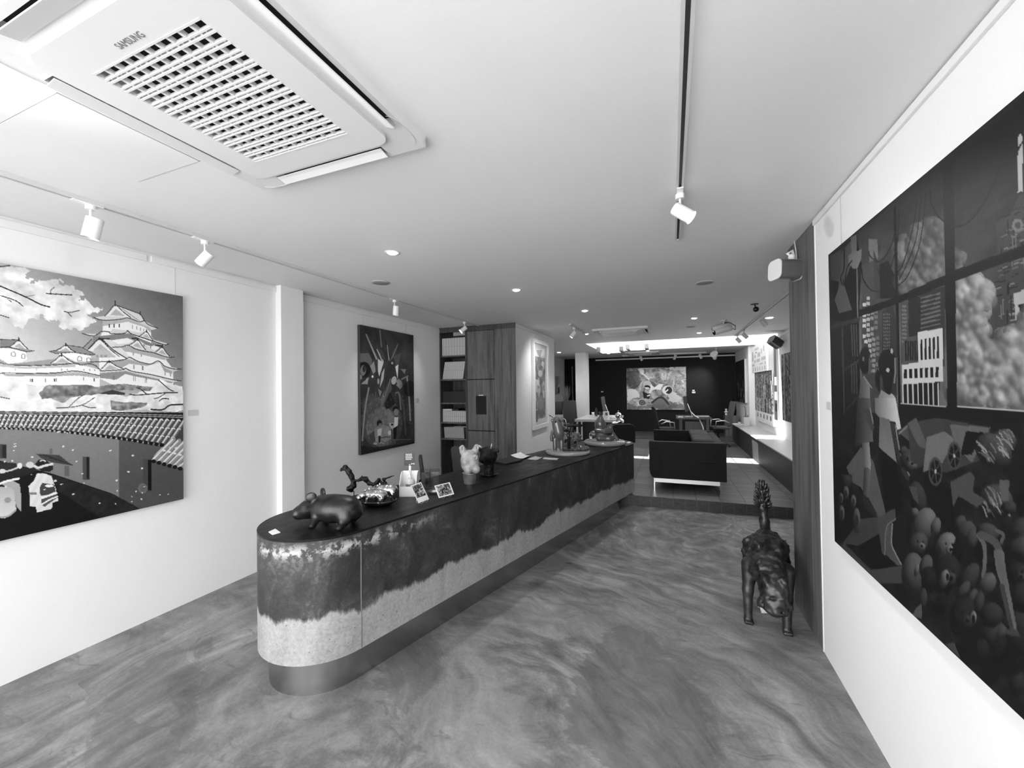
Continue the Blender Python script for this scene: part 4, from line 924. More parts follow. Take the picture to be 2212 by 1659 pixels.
# ---- 3. the dark upright painting in the recess
X3 = XL2+.045
t = thing('painting', 'dark upright canvas of spiky leaves above three children, hung above the counter', 'painting', (XL2, 4.55, .855))
m = MB(); m.box(XL2+.006, 3.985, .858, X3, 5.105, 2.468); part('stretcher', m, mat('canvas_edge_dark'), t, world=True)
A = Art((X3+.001, 3.985, 2.469), (X3+.001, 5.106, 2.469), (X3+.001, 3.985, .857), 330, 475, 30)
A.g = 26+A.n(7, 2, 4)*34; A.z(750, 690, 910, 856)
A.ell(400, 1200, 240, 300, 88, a=.45); A.ell(400, 1240, 180, 230, 128, a=.45); A.ell(410, 1330, 110, 110, 150, a=.5); A.ell(290, 1000, 120, 130, 84, a=.35)
A.g += (A.n(24, 6, 3)-.5)*46*np.clip((A.g-30)/60, 0, 1)
A.poly([(140, 390), (250, 390), (290, 470), (270, 560), (230, 500), (130, 490)], 82); A.poly([(160, 380), (200, 220), (240, 300), (250, 390)], 48); A.ell(195, 580, 75, 90, 16); A.ell(185, 590, 32, 62, 96, .1); A.ell(195, 570, 18, 40, 34); A.ell(148, 668, 22, 30, 120); A.poly([(150, 740), (260, 660), (230, 760)], 128, jit=2)
for q, v in (([(208, 165), (225, 170), (352, 455), (335, 470)], 132), ([(335, 340), (350, 345), (425, 490), (405, 500)], 150), ([(345, 300), (420, 380), (440, 470), (400, 460)], 58), ([(420, 160), (445, 250), (495, 400), (480, 480)], 16), ([(455, 290), (468, 300), (490, 470), (478, 480)], 126), ([(370, 120), (385, 120), (402, 320), (390, 325)], 104), ([(355, 455), (420, 500), (370, 660), (355, 600)], 172), ([(400, 620), (432, 560), (420, 690), (375, 795)], 150), ([(570, 300), (600, 270), (530, 440), (490, 490)], 92), ([(535, 430), (625, 385), (590, 540), (585, 690), (555, 500)], 66), ([(555, 545), (592, 520), (583, 690)], 186), ([(600, 460), (680, 500), (730, 575), (640, 560)], 40), ([(615, 575), (680, 575), (665, 630), (640, 600)], 104), ([(265, 540), (310, 480), (330, 600), (300, 630)], 118), ([(440, 640), (470, 520), (520, 700), (430, 830)], 40), ([(500, 690), (430, 830), (420, 960), (380, 1060), (400, 880)], 92), ([(430, 900), (500, 720), (520, 800), (440, 960)], 70), ([(355, 800), (400, 830), (380, 900)], 110), ([(430, 980), (490, 840), (560, 960), (520, 1010), (450, 1040)], 24)): A.poly(q, v)
A.ell(540, 705, 30, 48, 150, .2); A.ell(520, 505, 12, 14, 140); A.ell(293, 660, 12, 14, 190); A.ell(360, 715, 12, 34, 130)
for k in range(9): a = -1.4+k*.3; A.line([(560+20*math.cos(a), 740+20*math.sin(a)), (585+52*math.cos(a), 750+60*math.sin(a))], 1.2, 120)
for q, v in (([(250, 790), (205, 1050), (175, 1400)], 118), ([(690, 665), (715, 900), (730, 1165)], 122), ([(600, 850), (650, 1000), (675, 1330)], 66), ([(330, 840), (305, 1080)], 70), ([(630, 690), (700, 655)], 100), ([(560, 850), (600, 860), (620, 1040)], 96), ([(500, 690), (400, 1000), (382, 1060)], 90)): A.curve(q, 2.6, v, w1=3)
for k in range(160): x, y = RNG.rand(2)*np.array([660, 700])+np.array([120, 820]); A.ell(x, y, 3+3*RNG.rand(), 4+3*RNG.rand(), 170, a=.35)
A.ell(372, 1200, 30, 38, 20); A.ell(382, 1225, 20, 26, 104); A.poly([(350, 1270), (400, 1260), (390, 1350), (350, 1350)], 172); A.poly([(360, 1345), (390, 1345), (382, 1420), (362, 1430)], 30); A.ell(325, 1435, 22, 12, 150)
A.ell(505, 1150, 42, 52, 108); A.poly([(480, 1200), (560, 1190), (550, 1260), (510, 1280)], 150); A.ell(520, 1215, 14, 12, 18); A.ell(490, 1310, 20, 28, 176); A.line([(512, 1270), (520, 1400)], 2.4, 60)
A.ell(560, 1040, 34, 38, 18); A.ell(566, 1072, 28, 40, 112); A.poly([(545, 1130), (590, 1130), (585, 1220), (545, 1270)], 188); A.poly([(530, 1260), (578, 1230), (565, 1380), (535, 1400)], 14)
A.curve([(390, 1370), (440, 1360), (495, 1360)], 1.6, 60); A.curve([(390, 1400), (440, 1425), (500, 1390)], 1.4, 80); A.poly([(250, 1330), (320, 1290), (330, 1400), (280, 1450)], 62, jit=2); A.poly([(520, 1385), (740, 1385), (740, 1390), (520, 1393)], 96)
A.poly([(90, 1450), (300, 1480), (770, 1420), (770, 1450), (90, 1580)], 18, a=.6); A.ell(720, 800, 70, 90, 12, a=.7)
A.mesh('canvas', t, 1.55, rough=.45)
for y in (4.08, 4.98):
    m = MB(); m.cyl((XL2+.005, y, 2.46), (XL2+.005, y, 2.63), .0012, n=6); part('hanging_wire', m, WIRE, t, world=True)

# ---- 4. white-framed print on the partition
t = thing('framed_print', 'tall pale print in a white frame on the partition wall past the wooden cupboard', 'framed print', (-2.27, 7.18, .92))
xf = -2.27; m = MB(); a0, a1, b0, b1 = 6.72, 7.655, .922, 2.53
for q in ((a0, b0, a0+.07, b1), (a1-.07, b0, a1, b1), (a0+.07, b0, a1-.07, b0+.07), (a0+.07, b1-.07, a1-.07, b1)): m.box(xf+.004, q[0], q[1], xf+.05, q[2], q[3])
part('frame', m, WMET, t, world=True, bevel=.002)
A = Art((xf+.02, a0+.07, b1-.07), (xf+.02, a1-.07, b1-.07), (xf+.02, a0+.07, b0+.07), 160, 300, 215)
w_ = A.n(9, 4, 3); ww = vnoise(A.M+np.stack([w_, A.n(9, 8, 3)], -1)*.16, 8, 3, 3)
k = (A.U > .12) & (A.U < .88) & (A.V > .16) & (A.V < .93)
A.g = np.where(k, 150+(ww-.5)*190, 214); A.g = np.where(k & (np.abs(ww-.5) < .02), 105, A.g)
A.z(1140, 720, 1240, 691)
A.ell(195, 1130, 46, 130, 118); A.ell(195, 1060, 40, 90, 140); A.poly([(100, 680), (170, 700), (180, 800), (130, 760)], 205); A.ell(225, 455, 24, 40, 210); A.ell(190, 600, 34, 50, 190); A.poly([(125, 250), (215, 250), (200, 310), (185, 360), (150, 320)], 128)
A.poly([(100, 1170), (150, 1150), (150, 1320), (100, 1330)], 110)
A.mesh('print', t, 1.3)
m = MB(); m.box(xf+.024, a0+.068, b0+.068, xf+.027, a1-.068, b1-.068); part('glazing', m, mat('picture_glass', .02, .03, alpha=.1), t, world=True, label='clear glazing with reflections')
for y in (6.98, 7.4):
    m = MB(); m.cyl((xf+.006, y, 2.52), (xf+.006, y, 2.65), .0012, n=6); part('hanging_wire', m, WIRE, t, world=True)

# ---- 5. pale swirling painting on the charcoal wall
t = thing('painting', 'pale swirling abstract canvas centred on the charcoal end wall', 'painting', (-.48, YB, .896))
m = MB(); m.box(-1.41, YB-.04, .9, .45, YB-.001, 2.291); part('stretcher', m, mat('canvas_edge_dark'), t, world=True)
A = Art((-1.41, YB-.041, 2.292), (.451, YB-.041, 2.292), (-1.41, YB-.041, .899), 300, 225, 130)
q = np.stack([A.n(2.2, 1, 3), A.n(2.2, 5, 3)], -1); v = vnoise(A.M+q*1.3, 2.6, 2, 4); A.g = 150+(v-.5)*210-40*(1-A.U)*(1-A.V)+ (A.n(30, 4, 2)-.5)*30
r = np.abs(np.mod(v*7, 1)-.5); A.g = np.where(r < .09, A.g-38, A.g)
A.z(1340, 780, 1500, 2212)
A.poly([(190, 280), (520, 300), (620, 560), (560, 760), (350, 830), (190, 700)], 62, a=.6, jit=3)
A.poly([(530, 250), (620, 215), (700, 250), (700, 360), (880, 530), (860, 600), (760, 470), (600, 360)], 205, jit=1)
A.poly([(200, 840), (440, 830), (560, 980), (560, 1100), (330, 1120), (220, 1250)], 215, jit=2); A.poly([(1330, 200), (1950, 170), (1950, 270), (1500, 270)], 200, jit=2)
A.ell(800, 700, 120, 120, 172); A.ell(810, 770, 90, 50, 24, .2); A.ell(800, 805, 70, 26, 225, .1); A.poly([(660, 900), (800, 960), (910, 960), (860, 1130), (700, 1120)], 34, jit=1); A.poly([(790, 1030), (890, 990), (890, 1040), (800, 1060)], 235)
A.poly([(920, 680), (1000, 780), (1160, 680), (1300, 690), (1200, 860), (980, 840), (880, 980), (860, 940)], 222, jit=1)
A.ell(1410, 870, 160, 135, 205); A.ell(1445, 870, 105, 112, 46); A.poly([(1330, 910), (1420, 830), (1440, 860), (1370, 930)], 240)
A.poly([(1560, 900), (1720, 1020), (1860, 1100), (1680, 1250), (1440, 1200), (1440, 1010)], 178, jit=2); A.poly([(960, 1240), (1100, 1130), (1240, 1100), (1400, 1250), (1300, 1400), (900, 1420)], 104, jit=2); A.curve([(950, 1240), (1100, 1120), (1230, 1080), (1340, 1160), (1440, 1290)], 4, 52)
A.poly([(210, 1270), (560, 1340), (940, 1300), (1900, 1290), (1960, 1420), (220, 1430)], 92, a=.7, jit=2); A.ell(650, 1240, 90, 80, 52); A.ell(650, 1240, 60, 54, 130); A.ell(650, 1240, 34, 30, 70)
A.mesh('canvas', t, 1.5)
# wall captions
def caption(p0, p1, label, depth=(.004, 0, 0), v=.6):
    a = np.array(p0); b = np.array(p1); m = MB(); lo = np.minimum(a, b); hi = np.maximum(a, b); m.box(*(lo), *(hi)); o = solo('caption_card', m, PAPER if v > .7 else mat('caption_grey', v, .5), label, 'caption card', bevel=.0008); return o
caption((XL-.001, 2.06, 1.47), (XL+.006, 2.13, 1.515), 'small pale caption card right of the castle painting', v=.55)
caption((XL-.001, 2.43, 1.32), (XL+.002, 2.49, 1.345), 'faint white caption card low on the left wall before the column', v=.8)
caption((XL2, 5.22, 1.455), (XL2+.006, 5.29, 1.525), 'caption card beside the dark upright painting', v=.5)
caption((XR-.006, 2.825, 1.505), (XR+.001, 2.895, 1.55), 'caption card between the city painting and the wooden pillar', v=.5)
caption((-2.28, YB-.008, 1.485), (-2.20, YB+.001, 1.525), 'white caption card on the charcoal wall left of the swirling painting', v=.8)
caption((.63, YB-.008, 1.505), (.70, YB+.001, 1.54), 'upper white caption card right of the swirling painting', v=.8)
caption((.62, YB-.02, 1.43), (.72, YB+.001, 1.485), 'white switch plate under the caption card on the charcoal wall', v=.8)
# ------------------------------------------------------------------ things on the counter
BRZ = bronze('dark_bronze', .035, .085, .34, .9, 9)
BRZB = bronze('black_bronze', .008, .025, .5, .7, 20)
GOLD = bronze('pale_gilt', .35, .85, .24, 1.0, 22)
PEWT = bronze('pewter', .38, .60, .36, .75, 12)
def face_cam(p): return math.atan2(C0[1]-p[1], C0[0]-p[0])
def quadru(parent, name, mt, S=1.0, ear=.03, lump=0.0, h=.0055, seed=1, snout=.042):
    def fn(P):
        P = P/S
        d = s_ell(P, (.0, 0, .098), (.135, .088, .082)); d = smin(d, s_ell(P, (-.085, 0, .098), (.085, .08, .074)), .03)
        d = smin(d, s_chain(P, [(.09, 0, .105), (.165, 0, .088), (.21, 0, .070)], [.062, .052, .044], .02), .035)
        d = smin(d, s_ell(P, (.226, 0, .062), (.034, snout+.008, .034)), .015)
        for y in (-1, 1):
            d = smin(d, s_cap(P, (.075, y*.052, .06), (.092, y*.06, .016), .03, .0165), .012); d = smin(d, s_ell(P, (.1, y*.061, .008), (.022, .016, .011)), .008)
            d = smin(d, s_ell(P, (-.10, y*.058, .066), (.045, .03, .05)), .012); d = smin(d, s_cap(P, (-.10, y*.066, .04), (-.085, y*.068, .014), .022, .016), .01); d = smin(d, s_ell(P, (-.078, y*.068, .008), (.022, .016, .011)), .008)
            d = smin(d, s_ell(P, (.108, y*.052, .172), (ear, .010, ear*1.05), rotm('Z', y*.5)), .008)
            d = smin(d, s_ell(P, (.18, y*.03, .118), (.012, .012, .01)), .008); d = smin(d, s_ell(P, (.243, y*.02, .083), (.009, .009, .008)), .006)
        d = smin(d, s_chain(P, [(-.166, 0, .12), (-.176, -.01, .10), (-.176, -.014, .07)], [.008, .006, .004], .004), .006)
        if lump: d = d-lump*(vnoise(P, 38, seed, 2)-.5)*2
        return d*S
    return part(name, sdf(fn, np.array([-.20, -.11, -.006])*S, np.array([.27, .11, .205])*S, h*S), mt, parent)
hp = (-1.857, 1.842, CZ+.0035)
t = thing('hippo_sculpture', 'dark bronze hippopotamus money box near the round end of the counter', 'sculpture', hp, math.radians(191))
quadru(t, 'body', BRZ)
m = MB(); m.box(-.035, -.004, .1755, .005, .004, .1775); part('coin_slot', m, VOID, t)
# gilt pigs on an oval dish
gp = ct(.36, -.02)
t = thing('oval_dish', 'dark oval dish under the two shiny gilt pigs', 'dish', (gp[0], gp[1], CZ), math.radians(20)); m = MB()
for a, b, z, w in ((0, 0, 0, 0),):
    pr = [(.03, 0), (.075, .004), (.105, .028), (.11, .04), (.104, .04), (.07, .012), (.001, .010)]; m.lathe(pr, n=36); m.v = [(x*1.15, y*.72, z) for x, y, z in m.v]
part('bowl', m, mat('dark_glaze', .015, .2), t)
t = thing('pig_sculpture', 'shiny gilt pig in front on the oval dish', 'sculpture', (gp[0]+.003, gp[1]-.038, CZ+.03), math.radians(196)); quadru(t, 'body', GOLD, .50, .02, .006, .0065, 3, .036)
t = thing('pig_sculpture', 'shiny gilt pig lying behind the other on the oval dish', 'sculpture', (gp[0]+.02, gp[1]+.056, CZ+.05), math.radians(204)); quadru(t, 'body', GOLD, .46, .02, .006, .0065, 8, .036)
# dragon on two rods
D = 2.96
def dz(x, y): return dp(600+x*.12658, 1000+y*.12658, D)
rb = dz(1300, 480); rb2 = dz(1622, 390)
t = thing('dragon_sculpture', 'ragged black bronze dragon raised on two thin rods behind the hippopotamus', 'sculpture', (rb[0], rb[1], CZ))
c1 = [dz(*q)-np.array([rb[0], rb[1], CZ]) for q in ((1085, 120), (1150, 85), (1215, 150), (1262, 240), (1292, 320), (1290, 390), (1230, 440), (1262, 475))]
c2 = [dz(*q)-np.array([rb[0], rb[1], CZ]) for q in ((1310, 300), (1380, 298), (1440, 268), (1500, 280), (1560, 350), (1630, 368), (1690, 330), (1725, 285), (1790, 372), (1842, 355), (1805, 280), (1900, 245), (2000, 210))]
c3 = [dz(*q)-np.array([rb[0], rb[1], CZ]) for q in ((1690, 345), (1705, 410), (1675, 470))]
c4 = [dz(*q)-np.array([rb[0], rb[1], CZ]) for q in ((1420, 280), (1440, 205))]
c5 = [dz(*q)-np.array([rb[0], rb[1], CZ]) for q in ((1165, 80), (1178, 30))]
def fn(P):
    d = s_chain(P, c1, [.010, .017, .019, .017, .015, .019, .020, .011], .01)
    d = np.minimum(d, s_chain(P, c2, [.008, .008, .013, .018, .013, .011, .010, .010, .009, .009, .008, .006, .001], .008))
    d = smin(d, s_chain(P, c3, [.012, .013, .008], .008), .006); d = np.minimum(d, s_chain(P, c4, [.008, .001], .006)); d = np.minimum(d, s_chain(P, c5, [.008, .002], .006))
    n = vnoise(P, 95, 4, 2); return d-.0095*(n-.45)
al = np.array(c1+c2+c3+c4+c5); part('body', sdf(fn, al.min(0)-.03, al.max(0)+.03, .0036), BRZB, t)
q0 = dz(1095, 105)-np.array([rb[0], rb[1], CZ]); q1 = dz(1025, 138)-np.array([rb[0], rb[1], CZ])
m = MB(); m.tube([q0, (q0+q1)/2+np.array([0, 0, -.004]), q1], [.003, .002, .0006], 6); part('tongue', m, PEWT, t)
for r_ in (rb, rb2):
    m = MB(); m.cyl((r_[0], r_[1], CZ), tuple(r_), .0032, n=8); part('rod', m, BLACK, t, world=True)
m = MB(); e = (rb2-rb); e[2] = 0; mid = (rb+rb2)/2; m.obox((mid[0], mid[1], CZ+.004), e*.62, np.array([-e[1], e[0], 0])/np.linalg.norm(e)*.03, (0, 0, .004)); part('foot_plate', m, BLACK, t, world=True, bevel=.001)
# hand-gel stand with a bottle and a small sign
p = ct(.655, .02); a = math.atan2(-CU[1], -CU[0])
t = thing('display_stand', 'white acrylic stand with a small dark sign on the counter', 'display stand', (p[0], p[1], CZ), math.radians(21)); w, d_, hh = .062, .05, .175
m = MB(); m.box(-w, d_-.004, 0, w, d_, hh); m.box(-w, -d_, 0, w, d_, .004)
for sx in (-1, 1):
    pts = [(-d_, 0), (d_, 0), (d_, hh)]+[(d_-.012-.06*math.sin(q), hh-.055+.055*math.cos(q)) for q in np.linspace(0, PI/2, 8)]+[(-d_, .085)]
    x0, x1 = (sx*w, sx*(w-.004)); n = len(pts); m.add([(x0, y, z) for y, z in pts]+[(x1, y, z) for y, z in pts], [tuple(range(n)), tuple(range(2*n-1, n-1, -1))]+[(i, n+i, n+(i+1) % n, (i+1) % n) for i in range(n)])
m.box(-w, -d_, 0, w, -d_+.004, .075); part('tray', m, WMET, t)
m = MB(); m.box(-.012, d_-.009, .10, .004, d_-.004, .225); part('post', m, WMET, t)
m = MB(); m.prism(rrect(-.042, -.05, .036, .05, .007), -.003, .003); M_ = Matrix.Translation((-.006, d_-.006, .262)) @ Matrix.Rotation(PI/2, 4, 'X'); m.v = [tuple(M_ @ Vector(v)) for v in m.v]; s_ = part('sign', m, mat('sign_grey', .03, .4), t)
m = MB(); rs = np.random.RandomState(5)
for r_ in range(4):
    x = -.036
    while x < .008:
        q = .006+.008*rs.rand(); m.box(x, d_-.0102, .296-r_*.0125, x+q, d_-.0095, .304-r_*.0125); x += q+.002
for x in (.012, .027): m.cyl((x, d_-.0102, .228), (x, d_-.0092, .228), .0062, n=14)
o = part('print', m, mat('sign_print', .5, .5), s_, label='rows of pale lettering'); o['kind'] = 'stuff'
b = thing('pump_bottle', 'clear pump bottle standing in the white acrylic stand', 'bottle', tuple(np.array([p[0], p[1], CZ+.004])+np.array([math.cos(.3665)*.006-math.sin(.3665)*.0, 0.004, 0])), math.radians(21))
m = MB(); m.lathe([(.001, 0), (.03, .001), (.031, .01), (.031, .09), (.026, .108), (.011, .12), (.011, .128)], n=24); part('bottle', m, mat('milky_plastic', .7, .2, alpha=.75), b)
m = MB(); m.lathe([(.0135, .124), (.0135, .145), (.005, .148), (.005, .172), (.011, .174), (.011, .184), (.004, .186)], n=18); m.tube([(0, 0, .18), (.01, -.025, .18), (.012, -.036, .172)], .0042, 8); part('pump', m, WPL, b)
m = MB(); m.lathe([(.0314, .035), (.0316, .036), (.0316, .082), (.0314, .083)], n=24); part('label_band', m, mat('label_grey', .12, .5), b)
# clear acrylic box behind
p = ct(.93, .10); t = thing('acrylic_box', 'clear open acrylic box behind the propped postcards', 'acrylic box', (p[0], p[1], CZ+.001), math.radians(30)); m = MB(); w = .075; hh = .13
for q in ((-w, -w, 0, w, w, .003), (-w, -w, .003, w, -w+.003, hh), (-w, w-.003, .003, w, w, hh), (-w, -w+.003, .003, -w+.003, w-.003, hh), (w-.003, -w+.003, .003, w, w-.003, hh), (-.0015, -w+.003, .003, .0015, w-.003, hh)): m.box(*q)
part('box', m, clear('smoked_acrylic', .80), t)
# postcards on wire easels
def postcard(pa, pb, pc, pd, label, seed, rot_tilt=58, white=.26):
    z = CZ+.012; A_, B_ = pz(*pd, z), pz(*pc, z); e = (B_-A_)/np.linalg.norm(B_-A_); bk = np.array([-e[1], e[0], 0]); up = bk*math.cos(math.radians(rot_tilt))+np.array([0, 0, 1])*math.sin(math.radians(rot_tilt)); n = np.cross(e, up)
    def hit(q): dd = ray(*q); return C0+dd*((A_-C0) @ n/(dd @ n))
    TL_, TR_ = hit(pa), hit(pb); hgt = ((TL_-A_) @ up+(TR_-B_) @ up)/2; wid = np.linalg.norm(B_-A_); TL_ = A_+up*hgt; TR_ = B_+up*hgt
    t = thing('postcard', label, 'postcard', tuple((A_+B_)/2-np.array([0, 0, .012])), 0, 'postcards on wire easels')
    m = MB(); c = (A_+TR_)/2; m.obox(c, e*wid/2, up*hgt/2, n*.0007); part('card', m, PAPER, t, world=True)
    f = -1 if n @ (C0-c) < 0 else 1
    A2 = Art(TL_+n*f*.0009, TR_+n*f*.0009, A_+n*f*.0009, 60, 80, 228); v = vnoise(A2.M+.05*np.stack([A2.n(40, seed), A2.n(40, seed+5)], -1), 75, seed, 3)
    k = (A2.U > .08) & (A2.U < .92) & (A2.V > .06) & (A2.V < 1-white); A2.g = np.where(k, np.clip(110+(v-.5)*420, 20, 225), 230); A2.mesh('picture', t, 1.0)
    m = MB()
    for s_ in (.28, .72):
        q = A_+(B_-A_)*s_; f3 = -bk*.014; m.tube([q+f3+np.array([0, 0, .006]), q+f3-np.array([0, 0, .011]), q-np.array([0, 0, .011]), q+bk*.045-np.array([0, 0, .011]), q+up*hgt*.6-n*f*.002], .0012, 5)
    part('easel', m, CHROME, t, world=True)
postcard((886.6, 1049), (906.7, 1042), (926.7, 1078.3), (904, 1087), 'upright postcard propped in front of the white acrylic stand', 3)
postcard((936, 1049.5), (967.4, 1043), (981, 1067.4), (947.9, 1076), 'wide postcard with a pale round picture, propped right of the upright one', 9, white=.1)
p = ct(.80, -.09); t = thing('glass_dish', 'small clear glass dish between the two postcards', 'dish', (p[0], p[1], CZ)); m = MB(); m.lathe([(.001, 0), (.035, .001), (.05, .012), (.053, .02), (.050, .02), (.034, .006), (.001, .005)], n=28); part('bowl', m, clear('dish_glass', .85, .15), t)
m = MB(); m.ball((.005, .004, .014), (.022, .018, .008), 12, 6); part('wrapped_sweet', m, WPL, t)
# pale animal head in a metal pot
p = ct(1.19, -.10)
t = thing('head_sculpture', 'pale glazed pig-eared head standing in a small metal pot', 'sculpture', (p[0], p[1], CZ), face_cam(p)+.25)
m = MB(); m.lathe([(.001, 0), (.047, .0), (.049, .004), (.058, .085), (.061, .088), (.061, .092), (.056, .092), (.001, .088)], n=32); part('pot', m, PEWT, t)
def fn(P):
    d = s_ell(P, (0, 0, .195), (.072, .076, .088)); d = smin(d, s_ell(P, (.03, .0, .15), (.06, .07, .055)), .03)
    d = smin(d, s_ell(P, (.062, -.030, .128), (.036, .033, .036)), .012); d = smin(d, s_ell(P, (.066, .038, .128), (.036, .033, .038)), .012)
    d = smin(d, s_ell(P, (.05, -.05, .19), (.03, .028, .03)), .02); d = smin(d, s_cap(P, (.055, .022, .225), (.078, .028, .225), .022, .022), .012)
    d = smax(d, -s_ell(P, (.098, .03, .225), (.012, .012, .012)), .004)
    for y in (-1, 1): d = smin(d, s_chain(P, [(-.005, y*.05, .265), (-.0, y*.062, .30), (.004, y*.058, .322)], [.032, .024, .006], .01), .01)
    for y in (-1, 1): d = smax(d, -s_ell(P, (.024, y*.062, .30), (.014, .009, .018)), .006)
    return smax(d, .092-P[..., 2], .004)-.003*(vnoise(P, 30, 2, 2)-.5)
part('head', sdf(fn, (-.10, -.11, .085), (.125, .11, .345), .0052), bronze('pale_glaze', .24, .38, .22, .0, 14), t)
m = MB(); m.tube([(.074, .03+.02*math.cos(q), .228+.022*math.sin(q)) for q in np.linspace(0, 2*PI, 15)], .0045, 6); part('ring', m, CHROME, t)
# dark shaggy head on a dish
p = ct(1.52, -.03)
t = thing('head_sculpture', 'black shaggy horned head on a dish, behind the pale head', 'sculpture', (p[0], p[1], CZ), face_cam(p)-.5)
m = MB(); m.lathe([(.001, 0), (.06, 0), (.082, .012), (.085, .018), (.08, .018), (.001, .010)], n=32); part('dish', m, mat('dark_glaze'), t)
def fn(P):
    d = s_cap(P, (0, 0, .01), (0, 0, .10), .046, .044); d = smin(d, s_ell(P, (0, 0, .185), (.08, .078, .082)), .03); d = smin(d, s_cap(P, (.05, 0, .18), (.11, 0, .165), .045, .033), .03)
    d = smin(d, s_ell(P, (0, .075, .23), (.02, .03, .02)), .01); d = smin(d, s_ell(P, (0, -.075, .23), (.02, .03, .02)), .01)
    return d-.016*(vnoise(P, 70, 6, 3)-.45)
part('head', sdf(fn, (-.11, -.125, .012), (.165, .125, .29), .0058), BRZB, t)
m = MB(); m.tube([(.03, -.05, .25), (.04, -.085, .275), (.05, -.095, .24), (.055, -.09, .20)], [.012, .010, .007, .003], 8); part('horn', m, PEWT, t)
m = MB(); m.tube([(.03, .04, .25), (.035, .05, .285), (.03, .045, .30)], [.008, .006, .002], 8); part('horn', m, PEWT, t)
m = MB(); m.ball((.068, .03, .205), .009, 12, 8); part('eye', m, CHROME, t)
# laptop, papers, cards
def flat(name, q4, z, th, mt, label, cat, group=None, bend=0, bevel=0):
    P = [pz(x, y, z) for x, y in q4]; m = MB(); n = 8; V = []
    for k, zz in enumerate((0, th)):
        for j in range(n+1):
            for i in range(2):
                s = j/n; p = (P[0]*(1-s)+P[3]*s) if i == 0 else (P[1]*(1-s)+P[2]*s); V.append((p[0], p[1], z+zz+bend*(4*(s-.5)**2)))
    N_ = 2*(n+1); F = []
    for j in range(n): a = 2*j; F += [(a, a+1, a+3, a+2), (N_+a, N_+a+2, N_+a+3, N_+a+1), (a, a+2, N_+a+2, N_+a), (a+1, N_+a+1, N_+a+3, a+3)]
    F += [(0, N_, N_+1, 1), (2*n, 2*n+1, N_+2*n+1, N_+2*n)]; m.add(V, F); return solo(name, m, mt, label, cat, group, bevel)
t0 = flat('laptop', ((1063, 999), (1097.7, 991.5), (1129, 996), (1092, 1005)), CZ+.0005, .018, BLACK, 'closed black laptop lying on the counter', 'laptop', bevel=.003)
flat('paper_sheet', ((1103, 985.5), (1125, 979), (1145, 986.5), (1131, 992.8)), CZ+.001, .0006, PAPER, 'curling white sheet of paper beside the laptop', 'paper', bend=.014)
flat('paper_sheet', ((1139, 992), (1157, 986), (1172, 988.5), (1160, 994)), CZ+.001, .0006, mat('paper_grey', .5, .6), 'greyish leaflet lying right of the curling sheet', 'paper', bend=.003)
flat('paper_sheet', ((1172, 991.5), (1175.5, 988), (1207, 989.7), (1202.6, 994)), CZ+.001, .0006, mat('paper_grey'), 'long leaflet lying before the round sculpture base', 'paper')
flat('caption_card', ((580, 1150), (594.5, 1143.5), (605.6, 1151), (588.8, 1156)), CZ+.001, .004, PAPER, 'white caption card lying at the round near end of the counter', 'caption card')
flat('caption_card', ((1353, 956.5), (1359, 954.3), (1364, 955.5), (1358, 957.8)), CZ+.001, .004, PAPER, 'white caption card lying at the far end of the counter', 'caption card')
# sculpture on a round base: pear-shaped figure in a garden
GLZ = mat('pink_glaze', .10, .16, coat=.6); GLZL = mat('pale_base_glaze', .28, .2, coat=.4); DK = mat('dark_leaf_glaze', .012, .25); MID = mat('mid_glaze', .085, .18, coat=.5)
p = ct(3.03, .0)
t = thing('figure_sculpture', 'glossy pear-bodied standing figure with a dark tree on a round base', 'sculpture', (p[0], p[1], CZ), math.radians(21))
m = MB(); m.lathe([(.001, 0), (.262, 0), (.268, .006), (.27, .02), (.262, .034), (.25, .038), (.001, .038)], n=56); part('base', m, GLZL, t)
sc = 1/178.6   # metres per photo pixel at this distance
def at(x, y): return ((x-1233)*sc, (981-y)*sc+.0)
def fn(P):
    d = s_ell(P, (-.105, 0, .255), (.068, .065, .10)); d = smin(d, s_ell(P, (-.128, 0, .365), (.058, .056, .085)), .05)
    for x in (-.155, -.075): d = smin(d, s_cap(P, (x, 0, .17), (x, -.005, .05), .026, .026), .012)
    d = smin(d, s_chain(P, [(-.185, -.01, .27), (-.197, -.02, .2), (-.195, -.02, .165)], [.014, .018, .02], .01), .008); d = smin(d, s_cap(P, (-.05, -.02, .25), (-.01, -.03, .245), .016, .014), .01)
    d = smin(d, s_ell(P, (-.185, -.01, .40), (.016, .014, .024)), .01); d = smin(d, s_ell(P, (-.07, -.02, .40), (.016, .016, .018)), .008); return d
part('figure', sdf(fn, (-.235, -.09, .03), (.02, .08, .47), .0065), GLZ, t)
for (x, y, z) in ((-.148, -.058, .385), (-.098, -.055, .40)):
    m = MB(); m.ball((x, y, z), (.011, .009, .014), 10, 8); part('eye', m, BLACKG, t)
m = MB(); m.tube([(-.17, 0, .43), (-.20, -.005, .455)], .006, 6); m.tube([(-.20, -.005, .455), (-.232, -.01, .47)], [.005, .002], 6); m.tube([(-.20, -.005, .455), (-.228, 0, .45)], [.005, .002], 6); part('twig', m, MID, t)
m = MB(); m.tube([(.012, -.02, .04), (.01, -.02, .2), (.0, -.02, .265)], [.022, .018, .03], 10)
for k in range(12):
    a = 2*PI*k/12; r_ = .035+.03*(k % 3)/2; m.tube([(0, -.02, .26), (r_*.8*math.cos(a), -.02+r_*.5*math.sin(a), .275), (r_*1.25*math.cos(a), -.02+r_*.8*math.sin(a), .315+.012*(k % 2))], [.012, .014, .002], 6)
part('tree', m, DK, t)
